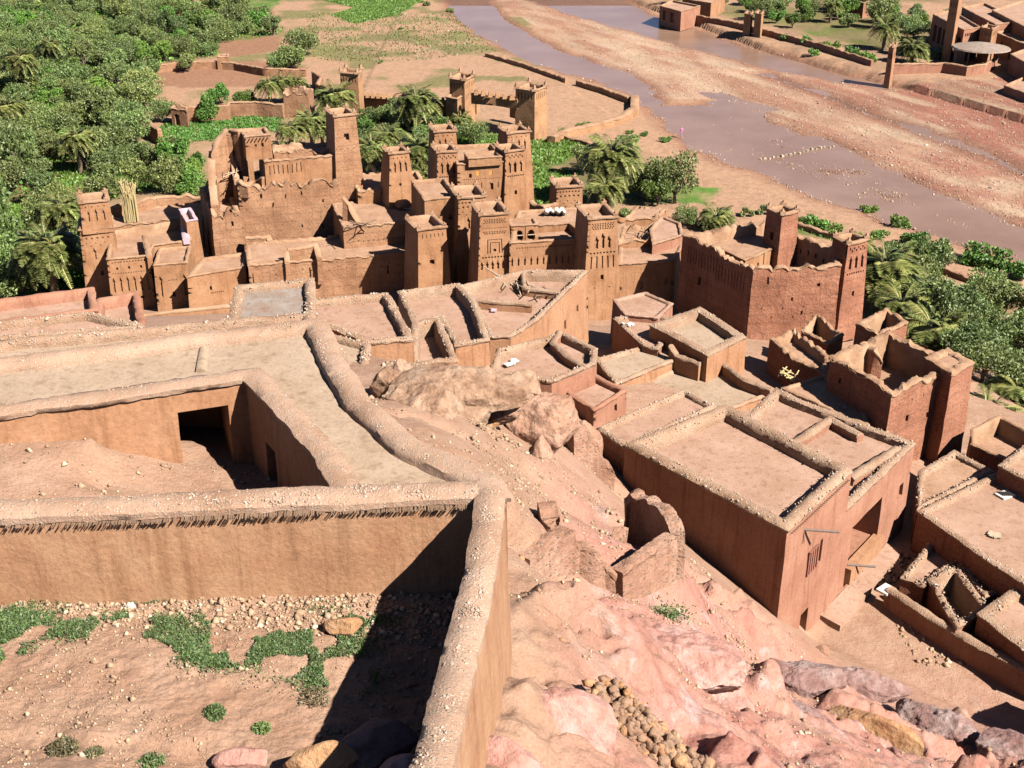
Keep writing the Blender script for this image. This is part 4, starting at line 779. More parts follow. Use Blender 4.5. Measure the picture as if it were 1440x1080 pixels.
L(ramp(nt, noise(nt, co, .08, 5), [(.3, (.24, .135, .085)), (.7, (.33, .205, .145))]), bs.inputs['Base Color']); bs.inputs['Roughness'].default_value = .28; bs.inputs['Specular IOR Level'].default_value = .4; bs.inputs['IOR'].default_value = 1.33
b = N(nt, 'ShaderNodeBump'); b.inputs['Strength'].default_value = .35; b.inputs['Distance'].default_value = .06; L(noise(nt, co, 1.6, 5, .7, .5), b.inputs['Height']); L(b.outputs[0], bs.inputs['Normal']); M['water'] = m
X2, Y2, Q2 = fan(-.1, .66, 40, 100, 414, 40)
tag(link('river', fastmesh('river', np.stack([X2, Y2, X2 * 0 - .10], 1), Q2, M['water'])), kind='structure')
VH = hillz
def ground(x, y):
    h = float(VH(x, y)[0]) if y < 184 and abs(x) < .78 * y else -9
    # valley surface from the same grid
    j = min(max(int(round(math.log(max(y, 88.01) / 88) / math.log(420 / 88) * 639)), 0), 639); i = min(max(int(round((x / y + .66) / 1.32 * 719)), 0), 719)
    return max(h, float(Z[j * 720 + i]))
def groundv(x, y):
    h = hillz(x, y); h = np.where((y < 184) & (np.abs(x) < .78 * y), h, -9)
    j = np.clip(np.round(np.log(np.maximum(y, 88.01) / 88) / math.log(420 / 88) * 639), 0, 639).astype(int); i = np.clip(np.round((x / y + .66) / 1.32 * 719), 0, 719).astype(int)
    return np.maximum(h, Z[j * 720 + i])
# ---------------------------------------------------------------- pebbles on the gravel bars
def pebbles(name, label, pos, size, mat, kind='stuff', parent=None, flat=.7):
    n = len(pos); base = np.array([(1, 0, 0), (-1, 0, 0), (0, 1, 0), (0, -1, 0), (0, 0, 1), (0, 0, -1)], float); F = np.array([(0, 2, 4), (2, 1, 4), (1, 3, 4), (3, 0, 4), (2, 0, 5), (1, 2, 5), (3, 1, 5), (0, 3, 5)])
    s = size[:, None, None] * (RNG.uniform(.6, 1.4, (n, 6, 1))) * np.array([1, .8, flat]); a = RNG.uniform(0, 6.3, n); c, sn = np.cos(a), np.sin(a)
    v = base[None] * s; v = np.stack([v[..., 0] * c[:, None] - v[..., 1] * sn[:, None], v[..., 0] * sn[:, None] + v[..., 1] * c[:, None], v[..., 2]], -1) + RNG.normal(0, .12, (n, 6, 3)) * size[:, None, None] + np.asarray(pos)[:, None]
    if parent is not None: v = v - np.array(parent.location)
    Fq = (F[None] + 6 * np.arange(n)[:, None, None]).reshape(-1, 3)
    me = fastmesh(name, v.reshape(-1, 3), Fq, mat); a = me.attributes.new('tint', 'FLOAT', 'POINT'); a.data.foreach_set('value', np.repeat(RNG.random(n), 6).astype(np.float32))
    o = link(name, me, parent); o['kind'] = kind
    if label: o['label'] = label
    return o
def stonemat(name, stops):
    m, nt, bs = newmat(name); at = N(nt, 'ShaderNodeAttribute', attribute_name='tint'); co = nt.nodes.new('ShaderNodeNewGeometry').outputs['Position']
    c = ramp(nt, at.outputs['Fac'], stops); c = mix(nt, 1., c, ramp(nt, noise(nt, co, 12, 4), [(.3, (.75,) * 3), (.7, (1.15,) * 3)]), 'MULTIPLY'); nt.links.new(c, bs.inputs['Base Color']); bs.inputs['Roughness'].default_value = .9; return m
M['pebble'] = stonemat('river_pebbles', [(0, (.34, .18, .12)), (.5, (.46, .29, .2)), (.85, (.56, .41, .30)), (1, (.66, .55, .46))])
M['rubble'] = stonemat('hill_rubble', [(0, (.34, .19, .11)), (.5, (.46, .29, .17)), (.85, (.56, .40, .25)), (1, (.66, .55, .42))])
idx = np.nonzero((bar | (rv > .4)) & (Z > -.2) & (Y < 330))[0]; wts = 1 / Y[idx] * (1 + 2 * np.clip(n3[idx] + .3, 0, 1)); idx = RNG.choice(idx, 20000, p=wts / wts.sum())
jx = X[idx] + RNG.normal(0, .3, len(idx)); jy = Y[idx] + RNG.normal(0, .4, len(idx))
pebbles('river_stones', 'scattered pale stones on the gravel bars', np.stack([jx, jy, np.maximum(Z[idx] + .03, -.11)], 1), RNG.gamma(2.0, .03, len(idx)) + .04, M['pebble'])
# stepping stones across the shallow water
ss = mkmesh('stepping_stone', *(lambda b: (b.box((0, 0, 0), (.75, .55, .45), .2, .8), (jit(np.array(b.v), .06, 2).tolist(), b.f))[1])(MB()), M['paleroof'], None)
stp = [(1070, 224), (1082, 222), (1094, 220), (1106, 218), (1118, 216), (1130, 213), (1142, 210), (1154, 208), (1166, 206), (1176, 203)]
k = 0
for (a, b) in zip(stp, stp[1:]):
    for t in (0, .5):
        u = a[0] + (b[0] - a[0]) * t; v = a[1] + (b[1] - a[1]) * t; p = P(u, v, .02)
        o = link('stepping_stone', ss, None, (p[0], p[1] + random.uniform(-.5, .5), -.02), (0, 0, random.uniform(0, 3)), random.uniform(.4, .9))
        tag(o, 'stepping stone in the pale line crossing the shallow river', 'stone', 'stepping stones across the river')
# ---------------------------------------------------------------- gate towers and walls on the river bank
tower('left stone gate tower by the sandy river bank', [(632, 110), (653, 113), (667, 106), (647, 102)], 8.2, 0, 6, 'stonewall', .01, .7, 'river gate towers')
tower('right stone gate tower by the sandy river bank', [(725, 124), (752, 128), (769, 121), (744, 116)], 8.3, 0, 6, 'stonewall', .01, .7, 'river gate towers')
tower('shorter stone pier built against the left gate tower', [(627, 136), (643, 139), (652, 133), (636, 130)], 5.6, 0, 0, 'stonewall', .01, .0)
tower('tall stone tower at the left end of the battlemented river wall', [(478, 102), (503, 104), (509, 98), (486, 96)], 8.6, 0, 6, 'stonewall', .01, .7)
gb = thing('gate_bridge', 'battlemented wall walk joining the two gate towers over the opening', 'wall', P(695, 190, 0))
sweepwall('w', [P(664, 131, 6.6), P(700, 134, 6.6), P(730, 139, 6.6)], 1.0, 5.0, 'stonewall', 'copek', gb, 0, .5)
for i in range(6):
    p = P(670 + 10 * i, 129.5 + i * 1.4, 7.0); b = MB(); b.box(p, (.9, .9, .8), .1, .6); b.build('merlon', M['stonewall'], gb)
sweepwall('w', [P(664, 133, 4.6), P(672, 134, 4.6)], 1.0, 1.5, 'stonewall', 'copek', gb, 0, .5, wname='hanging_arch', capname='coping')
sweepwall('w', [P(720, 138, 4.6), P(728, 140, 4.6)], 1.0, 1.5, 'stonewall', 'copek', gb, 0, .5, wname='hanging_arch', capname='coping')
rw = thing('river_wall', 'battlemented stone wall behind the palms leading to the gate', 'wall', P(560, 160, 0))
sweepwall('w', [P(505, 134, 3.4), P(540, 136, 3.4), P(575, 138, 3.3), P(630, 142, 3.2)], .8, -.3, 'stonewall', 'copek', rw, 0, .6)
for i in range(16):
    p = P(509 + 7.6 * i, 133 + i * .5, 3.75); b = MB(); b.box(p, (.7, .8, .8), .1, .6); b.build('merlon', M['stonewall'], rw)
WL = [('low stone retaining wall running down to the river bend', [(684, 74), (740, 90), (797, 110)], .9, .7, 'stonewall'), ('stone retaining wall along the river bend nearest the gate', [(812, 113), (850, 124), (885, 137)], .9, .7, 'stonewall'),
      ('curved rubble wall rising from the river bend to the sand flat', [(893, 134), (893, 150), (872, 164), (835, 174), (795, 182), (775, 192)], 1.3, 1.4, 'stonewall'),
      ('low dark field wall between the green field and the river path', [(790, 190), (820, 197), (850, 206)], .7, .6, 'pisé'), ('low field wall with a ragged end above the big palm', [(893, 223), (920, 236), (943, 249)], .7, .6, 'pisé'),
      ('long low stone wall between the palm grove and the river bank', [(1120, 312), (1170, 328), (1224, 342), (1290, 362), (1350, 384), (1440, 416), (1560, 460)], .8, .6, 'stonewall'),
      ('long garden wall on the far river bank', [(975, 20), (1030, 30), (1087, 44), (1150, 60), (1227, 84)], 2.4, .5, 'pink'), ('pink garden wall curving round the far bank restaurant', [(1256, 90), (1290, 89), (1327, 88), (1360, 93), (1385, 90), (1402, 80)], 3.0, .5, 'pink'),
      ('thin mud wall across the ploughed field at upper left', [(213, 92), (260, 87), (300, 86), (330, 88), (372, 96), (430, 97)], 1.4, .5, 'pisé'), ('mud boundary wall at the back of the green vegetable plots', [(264, 150), (320, 148), (322, 143), (360, 143), (398, 146)], 2.4, .5, 'pisé'),
      ('short pale wall by the dark olive at the corner of the plots', [(206, 166), (214, 176), (224, 182)], 2.4, .7, 'pisé'), ('mud wall with a gate gap beside the upper palms', [(440, 100), (452, 108), (446, 118), (460, 122)], 2.6, .6, 'pisé')]
for lab, path, h, t_, mt in WL:
    q = [P(u, v, h + .2) for u, v in path]; t = thing('field_wall', lab, 'wall', (q[0][0], q[0][1], 0)); sweepwall('w', q, t_, -.4, mt, 'copek', t, .02, .5, rough=.1, crough=.12, top=.2)
house('field_hut', 'roofless mud hut with a dark doorway at the corner of the vegetable plots', 'hut', [(240, 152), (262, 155), (264, 147), (244, 145)], 3.0, -.3, (.4, 1.2), .02, 'pisé', 'copek', 'roof', {0: slit(.35, 3, .9, .9, 1.9)}, .6, topvar=.4)
house('field_hut', 'broken mud hut beside the upper palms', 'hut', [(398, 128), (433, 129), (440, 122), (404, 120)], 4.6, -.3, (.5, 1.8), .02, 'pisé', 'copek', 'roof', step=.7, topvar=.9)
house('field_hut', 'tiny mud hut on the wall of the ploughed field', 'hut', [(305, 80), (321, 80), (322, 76), (306, 76)], 2.6, -.3, (.4, .3), .02, 'plaster', 'copek', 'roof')
house('field_hut', 'little mud wall corner standing by the green crop at far left', 'hut', [(140, 0), (146, 1), (148, -2), (142, -3)], 2, 0, (.2, .2), .02, 'pisé', 'copek', 'roof') if False else None
# ---------------------------------------------------------------- far bank village
def hs(lab, poly, zt, mt='pink', **k): return house('far_house', lab, 'house', poly, zt, 0, (.4, .4), .01, mt, 'copek', 'roofpink', step=1.5, cstep=1., **k)
hs('long arcaded pink restaurant with a balustrade on the far river bank', [(1312, 20), (1356, 42), (1379, 38), (1338, 14)], 7.5, opens={0: [(.1 + .15 * i, .2 + .15 * i, 1.8, 5.2, 1.2) for i in range(6)], 1: row(6, .8, 8, .4, .6, .2)})
tower('slim square minaret tower rising over the far bank restaurant', [(1337, -6), (1349, -4), (1354, -7), (1342, -9)], 14, 0, 4, 'ochre', 0, .3, faces=(0,))
tower('square ribbed tower by the round sunshade on the far bank', [(1380, 38), (1396, 41), (1404, 37), (1388, 34)], 8.0, 0, 6, 'ochre', 0, .3, faces=(0, 1))
tower('slim pale tower standing at the end of the far garden wall', [(1250, 66), (1257, 67), (1261, 64), (1254, 63)], 7.5, 0, 4, 'ochre', .01, .5)
tower('left squat pier of the pair on the far river wall', [(1047, 19), (1056, 20), (1059, 17), (1050, 16)], 6, 0, 0, 'stonewall', .02, .3)
tower('right squat pier of the pair on the far river wall', [(1062, 18), (1071, 20), (1074, 16), (1066, 15)], 6.4, 0, 0, 'stonewall', .02, .3)
hs('orange walled shop row behind the round sunshade', [(1400, 45), (1450, 66), (1500, 55), (1440, 38)], 5.5, 'ochre', opens={0: [(.2, .28, 1.2, 3.0, .3), (.45, .55, 2, 5, .4)]})
hs('large mud house in shadow at the top right corner', [(1395, 14), (1450, 42), (1540, 20), (1440, 0)], 7.5, 'plaster')
hs('flat brown roof above the shop row at top right', [(1353, 10), (1400, 34), (1440, 30), (1385, 4)], 7.0, 'pink')
hs('dark-sided house cropped by the right edge above the river', [(1421, 76), (1460, 98), (1540, 80), (1460, 62)], 4.8, 'pink')
hs('small lean-to shed with a sloping roof above the river at the right edge', [(1412, 120), (1450, 134), (1500, 122), (1440, 108)], 2.8, 'pink')
hs('pink riverside house with posts at the top centre', [(928, 8), (958, 16), (985, 8), (945, 0)], 4.5, 'pink', opens={0: [(.15, .3, .8, 3, .6), (.5, .7, .8, 3, .6)]})
hs('white walled villa at the top edge among trees', [(960, -2), (1000, 4), (1020, -6), (985, -12)], 5, 'ochre')
hs('pale house behind the far garden trees', [(1185, -4), (1215, 4), (1240, -4), (1210, -12)], 5, 'pink')
us = thing('sunshade', 'round grey thatched sunshade on posts by the far bank restaurant', 'sunshade', P(1380, 88, 1))
b = MB(); c = Vector(P(1380, 66, 5.2)); n = 20; o = len(b.v)
for rr_, dz in ((5.6, -.25), (5.4, 0), (3, .5), (0.4, .9)):
    for k in range(n): b.v.append((c.x + rr_ * math.cos(k * 6.283 / n), c.y + rr_ * math.sin(k * 6.283 / n), c.z + dz))
for r in range(3):
    for k in range(n): b.f.append([o + r * n + k, o + r * n + (k + 1) % n, o + (r + 1) * n + (k + 1) % n, o + (r + 1) * n + k])
b.f.append([o + 3 * n + k for k in range(n)]); b.f.append([o + k for k in range(n)][::-1]); b.build('canopy', M['roofgrey'], us)
for a in range(4):
    b = MB(); q = c + Vector((3.6 * math.cos(a * 1.57 + .6), 3.6 * math.sin(a * 1.57 + .6), -.1)); b.tube([q, (q.x, q.y, .8)], .12, 6); b.build('post', M['wood'], us)
kk = thing('kiosk', 'small white domed kiosk by the far garden wall', 'kiosk', P(1347, 92, 1.2)); c = P(1347, 90, 1.2)
b = MB(); b.box((c[0], c[1], 2.6), (1.6, 1.6, 2.8)); b.build('body', M['roofpink'], kk); b = MB(); b.box((c[0], c[1], 4.5), (2.2, 2.2, 1.1), 0, .15); b.build('roof', M['white'], kk)
# tiny walker in pink by the water
pr = P(958, 193, .15); bpp = bpy.data.meshes.new('body'); vs = [(0, 0, .92), (0, 0, 1.15), (0, 0, 1.42), (0, 0, 1.52), (0, 0, 1.66), (.1, 0, .88), (.12, .14, .48), (.12, .02, .06), (.12, -.1, .03), (-.1, 0, .88), (-.12, -.12, .48), (-.12, -.2, .06), (-.12, -.3, .03), (.2, 0, 1.4), (.26, -.05, 1.12), (.24, -.22, .9), (-.2, 0, 1.4), (-.27, .04, 1.12), (-.26, -.1, .88)]
es = [(0, 1), (1, 2), (2, 3), (3, 4), (0, 5), (5, 6), (6, 7), (7, 8), (0, 9), (9, 10), (10, 11), (11, 12), (2, 13), (13, 14), (14, 15), (2, 16), (16, 17), (17, 18)]
bpp.from_pydata(vs, es, []); bpp.materials.append(plain('pink_clothes', (.62, .16, .36))); po = link('person', bpp, None, pr, (0, 0, .6))
po.modifiers.new('skin', 'SKIN'); rad = [.15, .14, .17, .07, .12, .1, .07, .05, .05, .1, .07, .05, .05, .08, .05, .04, .08, .05, .04]
for s, r_ in zip(bpp.skin_vertices[0].data, rad): s.radius = (r_, r_)
bpp.skin_vertices[0].data[0].use_root = True; po.modifiers.new('sub', 'SUBSURF').levels = 1; tag(po, 'person in pink clothes walking along the wet sand at the water edge', 'person')
# ================================================================ vegetation
M['olive'] = leafmat('olive_leaves', [(0, (.06, .10, .015)), (.35, (.155, .225, .045)), (.7, (.28, .37, .095)), (1, (.45, .53, .22))])
M['dkleaf'] = leafmat('green_leaves', [(0, (.06, .14, .012)), (.5, (.15, .31, .035)), (1, (.30, .48, .07))])
M['palm'] = leafmat('palm_leaves', [(0, (.12, .15, .03)), (.5, (.24, .29, .07)), (.85, (.40, .43, .14)), (1, (.54, .48, .20))], .2, .5)
M['grassm'] = leafmat('grass_blades', [(0, (.06, .15, .015)), (.5, (.13, .28, .03)), (1, (.25, .42, .07))])
M['weed'] = leafmat('yard_weeds', [(0, (.07, .12, .035)), (.5, (.15, .25, .07)), (.85, (.27, .37, .12)), (1, (.45, .42, .2))])
M['bark'] = plain('bark', (.14, .10, .07)); M['palmbark'] = plain('palm_bark', (.17, .11, .06), .9, .4, 8)
M['date'] = plain('dates', (.6, .25, .03))
def leaves(name, C_, size, mat, up=.25, long=1.6, out=None):
    """small leaf-clump quads at centres C_"""
    n = len(C_); d = RNG.normal(0, 1, (n, 3)); d[:, 2] += up
    if out is not None: d += out * 1.0
    d /= np.linalg.norm(d, axis=1)[:, None]; e = np.cross(d, RNG.normal(0, 1, (n, 3))); e /= np.linalg.norm(e, axis=1)[:, None] + 1e-9
    s = (size * RNG.uniform(.6, 1.35, n))[:, None]; a = d * s * long * .5; b = e * s * .5
    V = np.stack([C_ - a, C_ + b * .9, C_ + a, C_ - b * .9], 1).reshape(-1, 3); Q_ = np.arange(4 * n).reshape(n, 4)
    me = fastmesh(name, V, Q_, mat); at = me.attributes.new('tint', 'FLOAT', 'POINT'); t = RNG.beta(2, 2.2, n); at.data.foreach_set('value', np.repeat(t, 4).astype(np.float32)); return me
def crown(name, mat, R=3., H=3.2, n=2600, lobes=16, leaf=.26, seed=0, base=1.2, sx=1., lean=0.):
    rg = np.random.default_rng(seed); L_ = []
    for k in range(lobes):
        a = rg.uniform(0, 6.28); r = R * .72 * math.sqrt(rg.random()); hh_ = base + H * (.2 + .8 * rg.random() * (1 - .4 * r / R)); L_.append((r * math.cos(a) * sx + lean * hh_, r * math.sin(a) / sx, hh_, R * rg.uniform(.16, .42)))
    C_ = []; O = []; tot = sum(l[3] ** 2 for l in L_)
    for k in range(lobes):
        m = int(n * L_[k][3] ** 2 / tot); d = rg.normal(0, 1, (m, 3)); d /= np.linalg.norm(d, axis=1)[:, None]; rr_ = L_[k][3] * rg.uniform(.45, 1.15, m) ** .6
        d2 = d * rr_[:, None] * (1, 1, .85); C_.append(d2 + np.array(L_[k][:3])); O.append(d)
    C_ = np.concatenate(C_); C_[:, 2] = np.maximum(C_[:, 2], .15)
    return leaves(name, C_, leaf, mat, .3, 1.9, np.concatenate(O))
def trunk(name, h, r, seed, limbs=4):
    b = MB(); rg = random.Random(seed); p = [(0, 0, -.4), (rg.uniform(-.1, .1), rg.uniform(-.1, .1), h * .5), (rg.uniform(-.3, .3), rg.uniform(-.3, .3), h)]; b.tube(p, [r, r * .8, r * .6], 7)
    for k in range(limbs):
        a = k * 6.28 / limbs + rg.random(); b.tube([p[1], (math.cos(a) * .7, math.sin(a) * .7, h * 1.0), (math.cos(a) * 1.5, math.sin(a) * 1.5, h * 1.7)], [r * .6, r * .4, r * .15], 5)
    return mkmesh(name, b.v, b.f, M['bark'], 80)
OL = [(crown('crown', M['olive'], 2.5 + .35 * (i % 3), 2.7 + .55 * (i % 4), 4000, 18 + 2 * i, .17, 10 + i, 1.0, .85 + .1 * (i % 4), .12 * ((i % 3) - 1)), trunk('trunk', 1.7, .22, i)) for i in range(9)]
DK = [(crown('crown', M['dkleaf'], 2.6, 3.2, 3800, 16 + i, .18, 40 + i, .7), trunk('trunk', 1.3, .18, 9 + i)) for i in range(3)]
BU = [crown('bush', M['dkleaf'], 1.5, 1.1, 1100, 10, .17, 60 + i, .1) for i in range(2)]
SB = [crown('bush', M['olive'], 1.4, 1.3, 1000, 9, .17, 70 + i, .1) for i in range(2)]
def tree(x, y, s, label, group, kind='o', z=None, rg=random):
    me, tr = rg.choice(OL if kind == 'o' else DK); z = ground(x, y) - .1 if z is None else z
    r = thing('olive_tree' if kind == 'o' else 'leafy_tree', label, 'tree', (x, y, z), group, rg.uniform(0, 6.28)); r.scale = (s * rg.uniform(.85, 1.15), s * rg.uniform(.85, 1.15), s * rg.uniform(.75, 1.3))
    link('crown', me, r); link('trunk', tr, r); return r
def frond_mesh(name, Ln, droop, rise, seed, wmax=.36, n=17):
    """arched rib with two rows of narrow leaflets"""
    rg = np.random.default_rng(seed); V = []; Q_ = []; T = []
    def arc(t): return np.array([Ln * (t - .12 * t * t), 0, rise * t * Ln - droop * t * t * Ln])
    for k in range(n * 2):
        t = .10 + .88 * k / (n * 2 - 1); p = arc(t); w_ = wmax * Ln * .62 * math.sin(math.pi * min(1, (t * .85 + .15))) ** .7 + .05
        for s in (-1, 1):
            tip = p + np.array([w_ * .75, s * w_, -w_ * .18 + rg.normal(0, .05)]); h = .05 * Ln / 2.6; o = len(V)
            V += [p + (-h, 0, 0), p + (h, 0, .0), tip + (.02, 0, 0), tip * .5 + p * .5 + (-h * .9, s * .02, .02)]; Q_.append([o, o + 1, o + 2, o + 3]); T += [rg.random()] * 4
    for k in range(6):
        a, b_ = arc(k / 6), arc((k + 1) / 6); o = len(V); V += [a + (0, .035, 0), a - (0, .035, 0), b_ - (0, .03, 0), b_ + (0, .03, 0)]; Q_.append([o, o + 1, o + 2, o + 3]); T += [.95] * 4
    me = fastmesh(name, np.array(V), np.array(Q_), M['palm']); at = me.attributes.new('tint', 'FLOAT', 'POINT'); at.data.foreach_set('value', np.array(T, np.float32)); return me
FR = [frond_mesh('frond', 2.7, .85, .85, 1), frond_mesh('frond', 3.0, .85, .50, 2), frond_mesh('frond', 3.0, .80, .12, 3), frond_mesh('frond', 2.6, .60, -.40, 4), frond_mesh('frond', 2.2, .75, 1.35, 5)]
def palm(u, v, h, label, s=1., z0=None, dates=False, nf=58, group=None, young=False, tilt=0):
    """crown centre seen at pixel (u, v), h metres above the valley floor"""
    c = P(u, v, h); z0 = ground(c[0], c[1]) - .3 if z0 is None else z0; rg = random.Random(int(u * 31 + v))
    r = thing('date_palm', label, 'palm', (c[0], c[1], z0), group); hh = c[2] - z0
    b = MB(); k = max(3, int(hh / .5)); b.tube([(tilt * (1 - i / k), 0, hh * i / k) for i in range(k + 1)], [.30 * s + (.07 if i % 2 else 0) for i in range(k + 1)], 8); me = mkmesh('trunk', b.v, b.f, M['palmbark'], 80); link('trunk', me, r)
    for i in range(nf):
        q = i / nf; kind = 4 if q < .12 else 0 if q < .36 else 1 if q < .64 else 2 if q < .84 else 3
        if young and kind == 3: kind = 0
        link('frond', FR[kind], r, (0, 0, hh), (rg.uniform(-.25, .25), rg.uniform(-.12, .12), i * 2.39996 + rg.uniform(-.2, .2)), s * rg.uniform(.82, 1.1))
    if dates:
        for i in range(4):
            a = i * 1.5 + 4; b = MB(); b.tube([(0, 0, hh), (.5 * math.cos(a), .5 * math.sin(a), hh - .3), (.6 * math.cos(a), .6 * math.sin(a), hh - 1.3)], [.05, .22, .12], 6); link('date_cluster', mkmesh('date_cluster', b.v, b.f, M['date']), r)
    return r
# palms, from far left to right
PL = [(27, 82, 7.5, 'tall palm with a double crown at the far left edge of the grove', 1.25), (10, 150, 6.5, 'ball-headed palm half cut by the left edge of the picture', 1.25), (68, 62, 6.0, 'small pale palm standing in the middle of the upper left grove', 1.0),
      (106, 192, 5.5, 'palm with a dark thatch of dead fronds above the narrow green field', 1.05), (66, 345, 6.5, 'large grey-green palm just left of the two-stage mud tower', 1.5), (85, 290, 5.5, 'slender palm behind the large grey-green palm', 1.1),
      (471, 134, 6.0, 'dark green palm in front of the far stone tower', 1.35), (437, 168, 5.0, 'feathery palm above the ruined kasbah courts', 1.15), (408, 180, 4.6, 'small feathery palm left of the orange date clusters', .95), (452, 178, 4.0, 'short palm with bright orange date clusters', .85),
      (378, 118, 4.2, 'left palm of the clump behind the vegetable plots', 1.0), (398, 114, 4.4, 'middle palm of the clump behind the vegetable plots', 1.0), (415, 116, 4.0, 'right palm of the clump behind the vegetable plots', .9),
      (585, 139, 6.5, 'big round palm in front of the battlemented river wall', 1.45), (590, 208, 6.0, 'long-leaved palm close to the left side of the four-towered castle', 1.45), (543, 190, 5.0, 'grey palm low behind the slender battered tower', 1.1), (522, 206, 4.4, 'bluish short palm left of the slender battered tower', 1.15),
      (595, 243, 3.6, 'low bright palm at the foot of the castle towers', .8), (502, 170, 1, '', 0), (648, 168, 2.6, 'small fan of palm leaves under the left gate tower', .8), (861, 216, 7.5, 'largest round palm right of the four-towered castle', 1.6), (852, 262, 4.6, 'younger palm tucked below the largest round palm', 1.05),
      (1243, 372, 6.5, 'big drooping palm beside the corner tower of the square kasbah', 1.6), (1268, 428, 4.8, 'palm with upright leaves behind the small open red room', 1.25), (1312, 462, 5.0, 'palm with long pale ribs above the roofless kasbah', 1.4), (1388, 583, 4.6, 'bright small palm at the foot of the block tower', 1.2),
      (1432, 548, 4.0, 'palm at the right edge in the dark of the grove', 1.1), (1008, 305, 1.8, 'low spreading palm behind the square kasbah', 1.0), (1246, 38, 6, 'feathery tall palm in the far bank garden', 1.2), (1285, 66, 4.5, 'spreading palm beside the lawn of the far bank garden', 1.25), (1324, 74, 2.6, 'low palm by the far bank terrace', .8), (1170, 6, 5.5, 'palm near the top edge in the far bank garden', 1.0)]
for u, v, h, lab, s in PL:
    if s: palm(u, v, h, lab, s, dates=(u == 452), young=h < 3, nf=84 if s > 1.2 else 58)
# olive groves
rg = random.Random(11); placed = []
def blocked(x, y, m=0):
    k_ = np.array([0, 3, 7, 11]) if x < -20 else np.array([0, 5]); ys_ = y + k_; xs_ = x * ys_ / y; return any(bool(inpoly(xs_, ys_, p).any()) for p in GREEN + [PLOT]) or any(bool(inpoly(xs_[:2], ys_[:2], p).any()) for p in BROWN)
def where(x, y):
    d = (CAMZ - 1) / math.hypot(y, CAMZ) ; dep = y * CT + (CAMZ - 2) * ST; u = 720 + x / dep * FPX; v = 540 - ((-(CAMZ - 2)) * CT + y * ST) / dep * FPX; return u, v
def place(u, v, reg):
    if reg == 0:
        c = ['at the left edge', 'in the left half', 'in the middle', 'towards the right side', 'on the right fringe'][min(4, max(0, int(u / 85)))]
        r = ['of the topmost rows', 'of the second band', 'of the grove above the ploughed field', 'of the grove level with the field wall', 'of the grove level with the plots', 'of the grove behind the reed bundles'][min(5, max(0, int(v / 48)))]
        return c + ' ' + r
    if reg == 4: return ['close to the square kasbah tower', 'behind the roofless kasbah', 'near the river path', 'at the right edge by the path', 'in the dark lower end by the block tower'][0 if u < 1270 else 1 if u < 1350 and v > 430 else 2 if u < 1380 and v <= 430 else 3 if v < 520 else 4]
    if reg == 5: return ['by the squat piers', 'beside the lawn', 'behind the garden wall', 'near the arcaded restaurant'][0 if u < 1090 else 1 if u < 1170 else 2 if u < 1280 else 3]
    if reg == 6: return ['left of the palms', 'above the lawn', 'beside the minaret'][0 if u < 1140 else 1 if u < 1240 else 2]
    return ''
def scatter(poly, n, gap, label, group, s0=.8, s1=1.2, kinds='ooood', reg=-1):
    xs_ = [p[0] for p in poly]; ys_ = [p[1] for p in poly]; k = 0
    for _ in range(n * 30):
        x = rg.uniform(min(xs_), max(xs_)); y = rg.uniform(min(ys_), max(ys_))
        if not inpoly(np.array([x]), np.array([y]), poly)[0] or blocked(x, y): continue
        g = gap * rg.uniform(.85, 1.15)
        if any(abs(x - a) < g and math.hypot(x - a, y - b_) < g for a, b_ in placed): continue
        placed.append((x, y)); kd = rg.choice(kinds); sc_ = rg.uniform(s0, s1); lb = ('small ' if sc_ < s0 + (s1 - s0) * .33 else 'large ' if sc_ > s0 + (s1 - s0) * .67 else 'mid-sized ') + ('grey-green olive tree ' if kd == 'o' else 'bright leafy tree ') + (place(*where(x, y), reg) if reg >= 0 else label)
        tree(x, y, sc_, lb, group, kd, rg=rg); k += 1
        if k >= n: return k
    return k
T1 = scatter(GROVE[0], 245, 4.1, '', 'trees of the upper left grove', .8, 1.2, 'oooood', 0)
T2 = scatter(GROVE[1], 22, 4.4, 'left of the two-stage mud tower', 'trees at the left edge', .8, 1.2)
T3 = scatter(GROVE[2], 16, 3.6, 'in the clump behind the slender tower', 'trees behind the slender tower', .7, 1.0)
T5 = scatter(GROVE[4], 50, 4.0, '', 'trees of the right grove', .8, 1.15, 'oooood', 4)
T6 = scatter(GROVE[5], 38, 4.2, '', 'trees of the far bank garden', .8, 1.1, 'oodd', 5)
T7 = scatter(GROVE[6], 26, 5, '', 'trees at the top edge', .9, 1.3, 'ood', 6)
